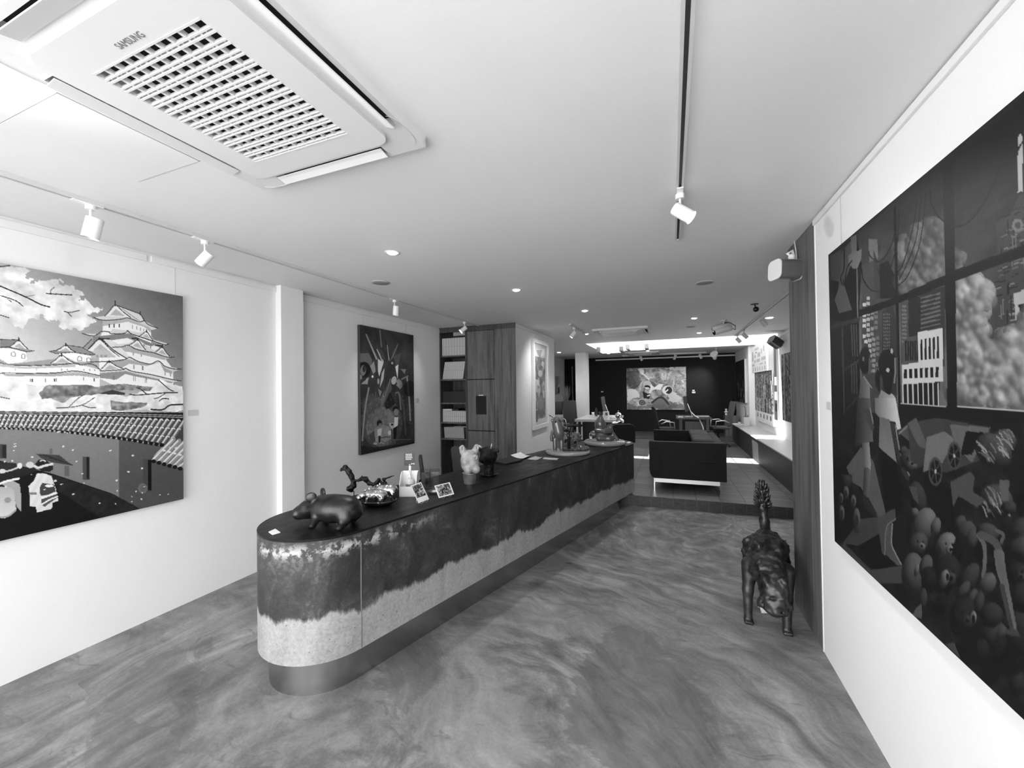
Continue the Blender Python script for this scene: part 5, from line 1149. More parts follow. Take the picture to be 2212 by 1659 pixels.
def fn(P):
    d = s_ell(P, (.095, -.01, .195), (.074, .055, .058)); a = np.arctan2(P[..., 2]-.195, P[..., 0]-.095); d = d-.006*np.sin(a*9)
    return d
part('flower_face', sdf(fn, (.0, -.085, .115), (.19, .065, .275), .005), MID, t)
for x in (.065, .115): m = MB(); m.ball((x, -.062, .212), (.009, .008, .012), 10, 8); part('eye', m, BLACKG, t)
m = MB(); m.tube([(.09, .0, .04), (.09, .0, .15)], .014, 8); part('flower_stem', m, DK, t)
for k in range(9):
    m = MB(); m.ball((-.06+k*.026, -.075-.01*(k % 2), .05), (.017, .017, .015), 10, 6); part('garden_clod', m, mat('garden_glaze', .03, .3), t)
for k in range(2):
    def fn(P, k=k):
        c = (.115+.08*k, -.07, .062); d = s_ell(P, c, (.062, .045, .035), rotm('Y', -.3+.2*k)); return d+.004*np.sin((P[..., 0]-c[0])*190+(P[..., 2])*120)
    part('striped_shell', sdf(fn, (.04+.08*k, -.125, .02), (.19+.08*k, -.015, .115), .005), mat('shell_glaze', .06, .2, coat=.4), t)
# second sculpture: seated figure
p = ct(3.98, -.05)
t = thing('figure_sculpture', 'seated dark glossy figure with a tall pointed head on a thick pale round base', 'sculpture', (p[0], p[1], CZ), math.radians(21))
m = MB(); m.lathe([(.001, 0), (.27, 0), (.284, .015), (.284, .04), (.268, .055), (.001, .055)], n=56); part('base', m, GLZL, t)
def fn(P):
    d = s_ell(P, (-.035, 0, .125), (.115, .10, .075)); d = smin(d, s_ell(P, (-.035, 0, .19), (.095, .085, .06)), .03); d = smin(d, s_ell(P, (-.055, 0, .275), (.078, .075, .085)), .02)
    d = smin(d, s_chain(P, [(-.055, 0, .32), (-.045, 0, .39)], [.06, .024], .02), .03)
    d = smin(d, s_chain(P, [(-.12, -.05, .2), (-.02, -.095, .185), (.05, -.085, .19)], [.03, .03, .034], .02), .012); d = smin(d, s_chain(P, [(.03, 0, .23), (.075, -.03, .25), (.082, -.05, .19)], [.026, .025, .028], .02), .012)
    d = smin(d, s_chain(P, [(-.09, -.06, .095), (.05, -.07, .09), (.075, -.06, .095)], [.045, .05, .052], .02), .01)
    d = smin(d, s_cap(P, (.085, .0, .19), (.175, -.03, .06), .024, .022), .012); d = smin(d, s_ell(P, (-.155, 0, .14), (.05, .04, .05)), .02); return d
part('figure', sdf(fn, (-.225, -.15, .05), (.22, .12, .44), .0075), MID, t)
m = MB(); m.lathe([(.018, .395), (.03, .45), (.032, .452), (.026, .452), (.001, .41)], (-.048, 0, 0), 20); part('crown', m, mat('crown_glaze', .07, .2), t)
m = MB(); m.lathe([(.001, .055), (.02, .055), (.026, .12), (.02, .12), (.001, .06)], (-.20, -.06, 0), 18); m.tube([(-.224, -.06, .115), (-.215, -.06, .16), (-.19, -.06, .165), (-.176, -.06, .115)], .003, 6); part('pail', m, CHROME, t)
# ------------------------------------------------------------------ the bronze beast on the floor
bx = np.array([.63, 3.5, 0])
t = thing('beast_sculpture', 'dark lumpy bronze dog-like beast with lowered head and leafy raised tail, by the wooden pillar', 'sculpture', tuple(bx))
def fn(P):
    P = P+bx
    b = s_chain(P, [(.60, 3.27, .385), (.64, 3.48, .42), (.685, 3.74, .405)], [.105, .112, .10], .05); b = smin(b, s_chain(P, [(.60, 3.24, .39), (.60, 3.14, .345)], [.09, .082], .03), .05)
    for (x, y) in ((.585, 3.76), (.78, 3.78)): b = smin(b, s_cap(P, (x+.03*(.68-x)*4, y, .36), (x-.02+.05*(x > .7), y+.05, .2), .075, .045), .04)
    for c in ((.56, 3.36, .47), (.68, 3.38, .47)): b = smin(b, s_ell(P, c, (.035, .085, .05), rotm('X', .35)), .015)
    b = b-.04*(vnoise(P, 17, 3, 2)-.45)-.03*(vnoise(P, 40, 6, 2)-.45)
    h = s_ell(P, (.598, 3.07, .285), (.078, .07, .092)); h = smin(h, s_ell(P, (.602, 3.03, .235), (.058, .052, .052)), .03); h = smin(h, s_ell(P, (.60, 3.03, .215), (.065, .04, .022)), .015)
    for sx in (-1, 1):
        h = smin(h, s_ell(P, (.598+sx*.026, 3.002, .305), (.017, .014, .014)), .008); h = smin(h, s_ell(P, (.598+sx*.078, 3.075, .235), (.022, .03, .028)), .012); h = smin(h, s_ell(P, (.598+sx*.05, 3.075, .38), (.02, .03, .03)), .015)
    h = smax(h, -s_ell(P, (.602, 2.985, .222), (.045, .03, .008)), .006)
    h = h-.03*(vnoise(P, 34, 9, 2)-.45); d = smin(b, h, .04)
    for pts in ([(.50, 3.31, .38), (.478, 3.275, .21), (.474, 3.25, .035)], [(.71, 3.27, .38), (.70, 3.225, .21), (.69, 3.19, .035)]):
        d = smin(d, s_chain(P, pts, [.056, .033, .026], .02), .02); f = pts[-1]
        for k in (-1, 0, 1): d = smin(d, s_cap(P, (f[0]+k*.014, f[1], .022), (f[0]+k*.019, f[1]-.032, .012), .015, .012), .008)
    for pts in ([(.575, 3.83, .2), (.56, 3.87, .12), (.556, 3.83, .03)], [(.80, 3.85, .2), (.815, 3.89, .12), (.812, 3.85, .03)]):
        d = smin(d, s_chain(P, pts, [.045, .028, .024], .02), .02); f = pts[-1]; d = smin(d, s_ell(P, (f[0], f[1]-.02, .016), (.028, .042, .017)), .01)
    tl = s_chain(P, [(.69, 3.80, .44), (.694, 3.86, .53), (.688, 3.88, .64), (.684, 3.89, .80)], [.04, .032, .034, .026], .02)-.012*(vnoise(P, 45, 5, 2)-.45)
    return smin(d, tl, .02)
part('body', sdf(fn, (-.27, -.55, -.004), (.26, .45, .86), .0085), bronze('beast_bronze', .022, .10, .4, .75, 13), t)
rs = np.random.RandomState(2); m = MB()
for k in range(34):
    z = .645+.17*(k/33); a = k*2.4; r_ = .03-.012*(k/33); c = np.array([.685, 3.888, z])-bx; dr = np.array([math.cos(a), math.sin(a), 0]); L = .052-.016*(k/33)
    m.tube([c+dr*r_*.5, c+dr*(r_+L*.5)+np.array([0, 0, .012]), c+dr*(r_+L*.78)+np.array([0, 0, .045])], [.015, .012, .001], 6)
for k in range(6): a = k*1.05; c = np.array([.684, 3.89, .79])-bx; dr = np.array([math.cos(a), math.sin(a), 0]); m.tube([c, c+dr*.016+np.array([0, 0, .04]), c+dr*.022+np.array([0, 0, .082])], [.014, .011, .001], 6)
o = part('tail_leaves', m, bronze('leaf_bronze', .03, .11, .4, .7, 16), t); 
m = MB(); q = pz(1655, 1322, 0); m.obox((q[0], q[1], .028), (.04, .012, 0), (-.006, .02, .026), (.0006, -.002, .0016)); m.obox((q[0], q[1]+.04, .028), (.04, .012, 0), (.006, -.02, .026), (.0006, .002, .0016)); solo('caption_card', m, PAPER, 'folded white caption card on the floor under the bronze beast', 'caption card')
# ------------------------------------------------------------------ wooden cupboard with shelves of books
yF = 5.905
t = thing('cupboard', 'tall grey oak cupboard with open bookshelves and three flush doors', 'cupboard', (-2.93, yF, 0))
m = MB(); m.box(-3.617, yF, 0, -3.598, 6.34, 2.684); m.box(-3.132, yF, 0, -3.104, 6.34, 2.6); m.box(-3.598, yF, 2.6, -2.257, yF+.03, 2.684); m.box(-3.598, 6.32, 0, -3.132, 6.34, 2.6); m.box(-3.598, yF, 0, -3.132, yF+.02, .08); part('carcass', m, OAKD, t, world=True)
m = MB(); m.box(-2.611, yF, 0, -2.257, yF+.024, 2.6); part('side_panel', m, OAK, t, world=True)
SH = (2.206, 1.811, 1.42, 1.095, .827)
for z in SH:
    m = MB(); m.box(-3.598, yF+.004, z-.011, -3.132, 6.32, z+.011); part('shelf', m, OAK, t, world=True)
for z0, z1, nm in ((1.816, 2.592, 0), (.988, 1.800, 1), (.09, .972, 2)):
    m = MB(); m.box(-3.098, yF+.002, z0, -2.618, yF+.022, z1); d = part('door', m, OAK, t, world=True)
    if nm == 1:
        m = MB(); m.box(-2.946, yF-.002, 1.244, -2.762, yF+.001, 1.540); part('window', m, BLACKG, d, world=True, label='black rectangle set in the door')
        m = MB(); m.box(-2.895, yF-.003, 1.545, -2.813, yF+.002, 1.559); part('strip', m, PAPER, d, world=True)
m = MB(); m.box(-3.104, yF+.012, 0, -2.611, 6.3, 2.6); part('core', m, VOID, t, world=True, label='dark gap between the doors')
BK = [mat('book_white', .62, .6), mat('book_cream', .5, .6), mat('book_grey', .36, .6)]
DKB = mat('book_dark', .02, .5)
def make_book(w, h, d, mt, kind):
    m = MB(); m.box(-w/2, 0, 0, w/2, d, h); m.cur = 1; m.box(-w/2*.86, -.0006, .004, w/2*.86, 0, h*.5); m.box(-w/2*.86, -.0006, h*.5+.003, w/2*.86, 0, h-.004)
    o = bpy.data.objects.new('book', _mesh('book', m, [mat('book_gap', .22, .7) if mt is not DKB else VOID, mt])); COL.objects.link(o); return o
def row(z, x0, x1, h, th, mts, label, group, lean=0.0, y=5.95, d=.2):
    protos = {}; x = x0; i = 0
    while x+th < x1+.001:
        mt = mts[i % len(mts)]
        if mt.name not in protos: o = protos[mt.name] = make_book(th*.94, h, d, mt, 0)
        else: o = protos[mt.name].copy(); COL.objects.link(o)
        o.location = (x+th/2, y, z+.0115+(abs(math.sin(lean))*th/2)); o.rotation_euler = (0, lean, 0); tag(o, label, 'book', group); x += th/math.cos(lean); i += 1
row(2.206, -3.592, -3.135, .297, .0175, [BK[0], BK[1], BK[0]], 'slim white book in the upright row on the top shelf of the cupboard', 'white books on the top shelf')
row(1.811, -3.592, -3.20, .295, .0175, [BK[0], BK[1]], 'slim white book in the leaning row on the second shelf of the cupboard', 'leaning white books', lean=.17)
row(1.42, -3.585, -3.14, .19, .0225, [DKB], 'dark book in the black row on the third shelf of the cupboard', 'dark books on the third shelf')
row(1.095, -3.592, -3.135, .19, .0190, [BK[0], BK[1]], 'slim white book in the low row on the fourth shelf of the cupboard', 'white books on the fourth shelf')
row(.827, -3.56, -3.17, .185, .0195, [BK[2]], 'greyish book in the row on the fifth shelf of the cupboard', 'grey books on the fifth shelf', lean=-.08)
m = MB(); m.box(-3.59, 5.95, 1.298, -3.42, 6.15, 1.325); solo('book', m, BK[0], 'white book lying flat on top of the fourth shelf row', 'book')
m = MB(); m.box(-3.41, 5.95, 1.298, -3.29, 6.14, 1.33); solo('book', m, DKB, 'dark book lying flat on top of the fourth shelf row', 'book')
m = MB(); m.box(-3.38, 5.94, 1.0265, -3.15, 6.14, 1.038); solo('book', m, BK[2], 'thin book lying flat above the grey books of the fifth shelf', 'book')
# ------------------------------------------------------------------ chairs
GFAB = mat('charcoal_fabric', .03, .8); BLEA = mat('black_leather', .008, .42)
def side_chair(loc, rz, label, mt, hb=.9, w=.42, bt=.03):
    t = thing('chair', label, 'chair', loc, rz)
    m = MB(); m.box(-.2, -w/2, .43, .2, w/2, .47); part('seat', m, mt, t, bevel=.012)
    M_ = Matrix.Translation((-.2, 0, .52)) @ Matrix.Rotation(-.13, 4, 'Y'); m = MB(); m.prism(rrect(-w/2, 0, w/2, hb-.52, .05), 0, bt); m.v = [tuple(M_ @ Vector((z-bt, x, y))) for x, y, z in m.v]; part('backrest', m, mt, t, bevel=.006)
    for sx, sy in ((.18, .18), (.18, -.18), (-.19, .18), (-.19, -.18)): m = MB(); m.tube([(sx, sy, .44), (sx*1.08, sy*1.05, 0)], .012, 8); part('leg', m, BLACK, t)
    m = MB(); 
    for sy in (-.16, .16): m.tube([(-.19, sy, .44), (-.205, sy, .55)], .011, 6); part('bracket', m, BLACK, t); m = MB()
    return t
q = dp(921, 1000, 4.5); side_chair((q[0]+.2*math.cos(.58), q[1]+.2*math.sin(.58), 0), .58, 'dark chair with a slim leaning back behind the counter', GFAB, .92, .36)
q = dp(1006, 990, 4.95); side_chair((q[0]+.03, q[1]+.2, 0), math.radians(75), 'grey chair with a broad back behind the pale head sculpture', mat('grey_fabric', .06, .8), .96, .30)
# ------------------------------------------------------------------ sofa
SL = mat('sofa_leather', .006, .6, spec=.2); SG = mat('sofa_grey', .04, .7, spec=.2)
x0, x1, y0, y1, zs = -.32, .70, 6.36, 8.2, ZF
t = thing('sofa', 'black boxy sofa with grey cushions on steel legs, seen from its end', 'sofa', ((x0+x1)/2, (y0+y1)/2, zs))
for ya, yb, nm in ((y0, y0+.13, 'near'), (y1-.13, y1, 'far')):
    pr = [(x0+.07, .305), (x1-.005, .305), (x1, .31), (x1, .838), (x1-.004, .842), (x0+.004, .842), (x0, .838), (x0, .43), (x0+.012, .36), (x0+.035, .32)]
    m = MB(); n = len(pr); m.add([(x, ya, z) for x, z in pr]+[(x, yb, z) for x, z in pr], [tuple(range(n)), tuple(range(2*n-1, n-1, -1))]+[(i, n+i, n+(i+1) % n, (i+1) % n) for i in range(n)]); a = part('arm', m, SL, t, world=True, bevel=.008)
    if nm == 'near':
        m = MB(); cx = (x0+x1)/2; zc = .59; yy = ya-.001
        m.tube([(cx-.36, yy, .565), (cx+.35, yy, .56)], .004, 6)
        for s_ in (-1, 1): m.tube([(cx+s_*.36, yy, .565), (cx+s_*.365, yy, .70), (cx+s_*.42, yy, .77), (cx+s_*.50, yy, .81)], .0035, 6); m.tube([(cx+s_*.36, yy, .565), (cx+s_*.365, yy, .44), (cx+s_*.42, yy, .36)], .0035, 6)
        part('seam', m, mat('seam_black', .004, .7), a, world=True, label='stitched seams')
m = MB(); m.box(x0+.06, y0+.13, .305, x1-.02, y1-.13, .42); part('base', m, SL, t, world=True, bevel=.01)
m = MB(); m.box(x1-.12, y0+.13, .42, x1-.005, y1-.13, .83); part('backrest', m, SL, t, world=True, bevel=.02)
for k in range(2):
    ya = y0+.135+k*.79; yb = ya+.785
    m = MB(); m.box(x0+.05, ya, .42, x1-.3, yb, .53); part('seat_cushion', m, SG, t, world=True, bevel=.03)
    def fn(P, ya=ya, yb=yb):
        q = np.stack([P[..., 0]-.47, P[..., 1]-(ya+yb)/2, P[..., 2]-.69], -1); q[..., 0] += (q[..., 2])*.28; b = np.array([.10, (yb-ya)/2-.055, .13]); e = np.maximum(np.abs(q)-b, 0); return np.linalg.norm(e, axis=-1)-.055+.006*np.cos(q[..., 1]*4)
    m = sdf(fn, (.2, ya-.02, .46), (.72, yb+.02, .90), .014); part('back_cushion', m, SG, t, world=True)
for x in (x0+.065, x1-.075):
    for y in (y0+.06, y1-.08): m = MB(); m.box(x-.008, y-.02, zs, x+.008, y+.02, .306); part('leg', m, CHROME, t, world=True)
for y in (y0+.03, y1-.06): m = MB(); m.box(x0+.075, y-.004, .243, x1-.085, y+.004, .304); part('rail', m, mat('satin_steel', .75, .45, .9), t, world=True)
# ------------------------------------------------------------------ window bench and what stands on it
t = thing('window_bench', 'long dark-fronted ledge with a pale top along the right wall', 'bench', (1.75, 9.2, ZF))
m = MB(); m.box(1.545, 5.94, ZF, XW, 12.0, .60); m.box(1.545, 12.0, ZF, XW2, 12.56, .60); part('body', m, mat('dark_bench_front', .035, .5), t, world=True)
m = MB(); m.box(1.53, 5.93, .60, XW, 12.0, .62); m.box(1.53, 12.0, .60, XW2, 12.58, .62); part('top', m, mat('pale_bench_top', .5, .5), t, world=True, label='pale top')
bz = .62
t = thing('tray', 'white tray with small things at the far end of the window bench', 'tray', (1.70, 12.22, bz)); m = MB(); m.prism(rrect(-.09, -.14, .09, .14, .02), 0, .012); part('base', m, WPL, t)
for k in range(3):
    m = MB(); m.lathe([(.001, 0), (.024, 0), (.028, .05), (.025, .05), (.001, .005)], n=16); o = solo('cup', m, WPL, 'small white cup in the row on the white tray', 'cup', 'cups on the tray'); o.location = (1.67, 12.13+k*.085, bz+.013)
m = MB(); m.box(1.55, 12.33, bz, 1.68, 12.5, bz+.014); solo('booklet', m, PAPER, 'pale booklet lying at the very end of the window bench', 'booklet')
t = thing('planter', 'white box planter holding a thin tall cactus, beside the tray', 'planter', (1.795, 11.98, bz))
m = MB(); m.box(-.07, -.07, 0, .07, .07, .22); part('box', m, WPL, t, bevel=.006)
m = MB(); m.box(-.058, -.058, .2205, .058, .058, .224); part('soil', m, mat('soil', .1, .9), t)
m = MB(); m.tube([(-.01, 0, .22), (-.015, .0, .40), (-.02, .0, .47), (-.05, 0, .505), (-.09, .0, .50)], [.013, .012, .012, .012, .008], 8); m.tube([(.02, 0, .22), (.035, 0, .28)], [.014, .006], 8); m.tube([(-.04, .01, .22), (-.05, .01, .255)], [.012, .006], 8); part('cactus', m, mat('cactus_grey', .2, .6), t)
# panels on the right wall
def panel(name, y0, y1, z0, z1, th, label, kind, seed, x=XW, gain=1.0, zb=None):
    t = thing(name, label, 'art panel', (x, (y0+y1)/2, z0)); m = MB(); m.box(x-th, y0, z0, x-.002, y1, z1); part('board', m, mat('panel_edge', .6, .6), t, world=True)
    A2 = Art((x-th-.001, y1, z1), (x-th-.001, y0, z1), (x-th-.001, y1, z0), 150, int(150*(z1-z0)/(y1-y0)), 225); rs = np.random.RandomState(seed); g = A2.g; ny, nx = g.shape
    if kind == 'plates':
        for (u, v, w, h) in ((.03, .2, .1, .36), (.22, .1, .25, .08), (.25, .25, .12, .05), (.4, .3, .16, .16), (.2, .34, .08, .12), (.62, .2, .05, .18), (.74, .12, .06, .2), (.18, .54, .1, .1), (.34, .52, .2, .12), (.62, .5, .24, .12), (.03, .68, .16, .08), (.5, .7, .22, .05), (.8, .68, .05, .1))+tuple((.08+.14*k, .82, .055, .13) for k in range(6)):
            ys, xs = slice(int(v*ny), int((v+h)*ny)), slice(int(u*nx), int((u+w)*nx)); g[ys, xs] = 165+rs.rand()*30
    elif kind == 'patch':
        n = A2.n(30, seed, 3); R_, C_ = (3, 4)
        for r in range(R_):
            for c in range(C_):
                ys, xs = slice(int(r*ny/R_), int((r+1)*ny/R_)), slice(int(c*nx/C_), int((c+1)*nx/C_)); b = 85+60*rs.rand(); g[ys, xs] = np.clip(b+(n[ys, xs]-.5)*330, 15, 235)
                for k in range(5): u = int((c+rs.rand()*.9)*nx/C_); w = 1+int(rs.rand()*4); g[ys, u:u+w] = [215, 30, 120][k % 3]
    elif kind == 'strip':
        for k in range(5): g[int(ny*.22):int(ny*.62), int((.1+.18*k)*nx):int((.16+.18*k)*nx)] = 110
        g += (A2.n(20, 2)-.5)*40
    elif kind == 'side':
        g[:] = 55
        for v in (.48, .66, .80): g[int(v*ny):int((v+.10)*ny), int(nx*.1):int(nx*.9)] = [230, 190, 20][int(v*10) % 3]
    elif kind == 'dark':
        n = A2.n(12, seed, 4, (1, .5)); g[:] = np.clip(20+(n-.52)*420*(A2.V > .35), 12, 210); g[A2.V < .35] = 22+14*A2.n(5, 3)[A2.V < .35]
        g[(A2.U > .15) & (A2.U < .22) & (A2.V < .5)] = 60
    A2.mesh('picture', t, gain); return t
panel('art_panel', 9.86, 11.72, 1.965, 2.60, .10, 'white board printed with pale shapes, highest on the right wall', 'plates', 1)
panel('art_panel', 9.74, 11.69, 1.045, 1.96, .05, 'busy patchwork panel under the white printed board', 'patch', 2, gain=1.0)
panel('art_panel', 9.72, 11.6, .80, 1.04, .05, 'low pale strip with small dark figures under the patchwork panel', 'strip', 3)
panel('art_panel', 9.50, 9.72, .95, 2.62, .03, 'narrow dark strip with white squares right of the patchwork panel', 'side', 4)
panel('art_panel', 6.9, 9.02, .99, 2.23, .05, 'dark patchwork panel nearest the wooden pillar on the right wall', 'patch', 6, gain=.5)
panel('painting', 12.3, 13.9, 1.19, 2.36, .05, 'dark streaked painting at the far end of the right wall', 'dark', 7, x=XW2)['category'] = 'painting'
# loudspeakers
def loud(c, ax, up, L, R, label, wall, mt, cap):
    """rounded-square loudspeaker lying along ax, on a ball bracket"""
    c = np.array(c, float); ax = np.array(ax, float)/np.linalg.norm(ax); up = np.array(up, float)-ax*np.dot(up, ax); up /= np.linalg.norm(up); sd = np.cross(ax, up)
    t = thing('loudspeaker', label, 'loudspeaker', tuple(c))
    def shell(a, b, r, nm, mm):
        m = MB(); pr = rrect(-r, -r, r, r, r*.55, 6); n = len(pr)
        m.add([ax*a+up*x+sd*y for x, y in pr]+[ax*b+up*x+sd*y for x, y in pr], [tuple(range(n)), tuple(range(2*n-1, n-1, -1))]); m.add([ax*a+up*x+sd*y for x, y in pr]+[ax*b+up*x+sd*y for x, y in pr], [(i, n+i, n+(i+1) % n, (i+1) % n) for i in range(n)], True); return part(nm, m, mm, t)
    shell(-L/2, L/2, R, 'body', mt); shell(-L/2-.008, -L/2, R*1.02, 'end_cap', cap); shell(L/2, L/2+.012, R*1.02, 'base_cap', cap)
    w = np.array(wall, float)-c; m = MB(); a = ax*L*.28+up*R; m.tube([a, a+up*.012], .016, 12); m.ball(tuple(a+up*.028), .022, 16, 10); part('ball_joint', m, WMET, t)
    b = a+up*.028; m = MB(); m.tube([b+ax*.0, b+up*.022-ax*.03, b+up*.045, w+up*.0], [.009, .010, .010, .010], 10); m.obox(w, np.array([.006, 0, 0]), np.array([0, .022, 0]), np.array([0, 0, .038])); part('bracket', m, WMET, t)
    return t
lc = dp(1697, 584, 2.86); ld = _r*1.0+np.array([0, 0, -.03])
t = loud(lc, ld, (0, 0, 1), .145, .068, 'grey loudspeaker with white ends, hung on the wooden pillar', (XR-.006, 3.42, 2.50), mat('speaker_grey', .11, .35), WMET)
m = MB(); q = np.array([XR-.006, 3.42, 2.50])-lc; m.tube([q+np.array([0, 0, .03]), q+np.array([-.004, 0, .1]), q+np.array([-.01, .01, .18])], .004, 6); part('cable', m, WPL, t)
loud(dp(1675, 739, 7.75), _r*.8-_u*.55, (0, .2, 1), .19, .085, 'dark tilted loudspeaker high on the right wall by the white board', (XW-.008, 9.28, 2.60), mat('speaker_dark', .035, .4), mat('speaker_cap', .3, .4))
# ceiling cameras
cc = np.array([.78, 7.15, ZC]); bc = dp(1562, 712, depth_of(cc)); t = thing('security_camera', 'white bullet camera with a looped cable under the ceiling', 'camera', tuple(cc))
d = _r*.95+_u*.28; d /= np.linalg.norm(d); b = bc-cc; m = MB(); m.tube([b-d*.15, b+d*.13], .052, 18); part('housing', m, mat('camera_white', .6, .35), t); m = MB(); m.tube([b-d*.152, b-d*.149], .046, 18); part('lens', m, BLACKG, t)
m = MB(); m.tube([b-d*.17+_u*.05, b+d*.10+_u*.062], [.05, .04], 4); part('visor', m, mat('camera_white'), t)
m = MB(); m.cyl((0, 0, 0), (0, 0, -.014), .05, n=20); m.tube([(0, 0, -.01), (0, 0, -.05), tuple(b*.6+np.array([0, 0, -.03])), tuple(b+_u*.05)], .014, 10); part('mount', m, mat('camera_white'), t)
m = MB(); m.tube([(0.01, 0, -.03), tuple(_r*.10+np.array([0, 0, -.035])), tuple(_r*.19+np.array([0, 0, -.09])), tuple(_r*.185+np.array([0, 0, -.15])), tuple(b+d*.12)], .006, 8); part('cable', m, BLACK, t)
cc = np.array([1.0, 5.9, ZC]); t = thing('ball_camera', 'black ball shaped camera hanging from the ceiling by the right hand track', 'camera', tuple(cc)); q = dp(1633, 668, depth_of(cc)+.02)-cc
m = MB(); m.cyl((0, 0, 0), (0, 0, -.008), .045, n=20); m.tube([(0, 0, -.006), tuple(q*.5), tuple(q)], .008, 8); part('mount', m, BLACK, t); m = MB(); m.ball(tuple(q), .034, 18, 12); part('ball', m, BLACKG, t)
# tracks and small spotlights before the end wall
t = thing('lighting_track', 'long lighting track across the room before the charcoal wall', 'lighting track', (-.1, 13.46, ZC)); m = MB(); m.box(-1.35, -.018, -.035, 1.1, .018, 0); part('rail', m, RAILW, t)
for i, (x, y) in enumerate(((1383, 772), (1457, 769), (1511, 767))):
    q = py(x, y, 13.46); tspot(('left', 'middle', 'right')[i]+'most small spotlight on the track before the charcoal wall', q[0], 13.46, ((.25, .6, -.8), (-.3, .6, -.8), (.35, .6, -.8))[i], zt=ZC-.035, drop=.07, L=.14, R=.04)
_, b_, d_ = tspot('big round white spotlight near the far right corner of the ceiling', 1.15, 10.9+1.4, (-.35, -.75, -.3), zt=ZC, drop=.15, L=.12, R=.085)
_, b2_, d2_ = tspot('lit lamp below the round white spotlight in the far right corner', 1.22, 13.6, (-.2, .5, -.8), True, zt=ZC, drop=.14, L=.12, R=.055)
spot(b2_, (.6, YB, 1.5), 25, 80)
for x in (-1.0, -.2, .5): spot((x, 13.25, 2.55), (x+.1, YB, 1.55), 13, 60)
# hanging lanterns under the skylight
def lantern(c, w, label):
    t = thing('pendant_lantern', label, 'pendant lamp', (c[0], c[1], ZC)); z = c[2]-ZC; m = MB(); m.prism(rrect(-w/2, -.16, w/2, .16, .05), z-.07, z+.07); part('shade', m, mat('lantern_glow', .9, .5, emit=2.2), t, bevel=.01)
    for s_ in (-1, 1):
        m = MB(); m.box(s_*w/2-.05, -.17, z-.075, s_*w/2+.05, .17, z+.06); part('end_frame', m, mat('lantern_frame', .3, .4), t, bevel=.02)
        m = MB(); m.tube([(s_*w*.35, 0, z+.07), (s_*w*.35, 0, .9)], .004, 6); part('cord', m, WIRE, t)
lantern(dp(1319, 755, 9.75), .52, 'left boxy white lantern hanging under the skylight')
lantern(dp(1377, 749, 10.35), .44, 'right boxy white lantern hanging under the skylight')
# ------------------------------------------------------------------ desks
DWOOD = mat('dark_desk', .03, .4)
def monitor(loc, rz, label, w=.56, h=.38):
    t = thing('computer', label, 'computer', loc, rz); M_ = Matrix.Translation((0, 0, .13)) @ Matrix.Rotation(.14, 4, 'Y')
    m = MB(); m.box(-.008, -w/2, 0, .006, w/2, h, M_); part('screen_back', m, mat('screen_back_dark_reflection', .07, .45, .3), t, bevel=.003); m = MB(); m.box(.0062, -w/2+.01, .03, .0075, w/2-.01, h-.01, M_); part('screen', m, BLACKG, t)  # the back is silver; its dark reflection is put into the base colour
    m = MB(); m.tube([(-.01, 0, .32), (-.09, 0, .10), (-.115, 0, .01)], [.010, .010, .010], 6); m.box(-.13, -.1, 0, .05, .1, .008); part('stand', m, mat('satin_steel'), t); return t
t = thing('desk', 'dark desk with a computer in front of the swirling painting', 'desk', (.55, 11.05, ZF)); Z_ = .87
m = MB(); m.box(.10, 10.46, Z_, .88, 11.62, .90); part('top', m, DWOOD, t, world=True, bevel=.004)
for x in (.2, .78):
    for y in (10.56, 11.5): m = MB(); m.box(x-.03, y-.03, ZF, x+.03, y+.03, Z_); part('leg', m, mat('desk_leg', .08, .5), t, world=True)
m = MB(); m.box(.30, 10.7, .25, .72, 10.72, .80); part('panel', m, mat('desk_panel', .14, .6), t, world=True)
monitor((.36, 11.0, .90), math.radians(170), 'thin silver computer on the dark desk, seen edge on')
m = MB(); m.prism(rrect(.14, 10.62, .26, 10.74, .03), .90, .925); solo('mouse_pad', m, WPL, 'small white device lying at the left edge of the dark desk', 'device')
m = MB(); m.box(.55, 11.05, .90, .86, 11.2, .915); solo('keyboard', m, mat('satin_steel'), 'pale keyboard lying on the dark desk', 'keyboard')
q = [dp(x, y, dd) for x, y, dd in ((1492, 889, 9.95), (1497, 894, 9.75), (1502, 899, 9.66), (1508, 902, 9.6), (1513, 910, 9.55), (1518, 922, 9.5), (1521, 935, 9.5), (1523, 960, 9.45))]; q.append(np.array([q[-1][0]+.02, q[-1][1], ZF+.005])); m = MB(); m.tube(q, .012, 8); solo('cable', m, WPL, 'thick white cable falling off the front of the dark desk', 'cable')
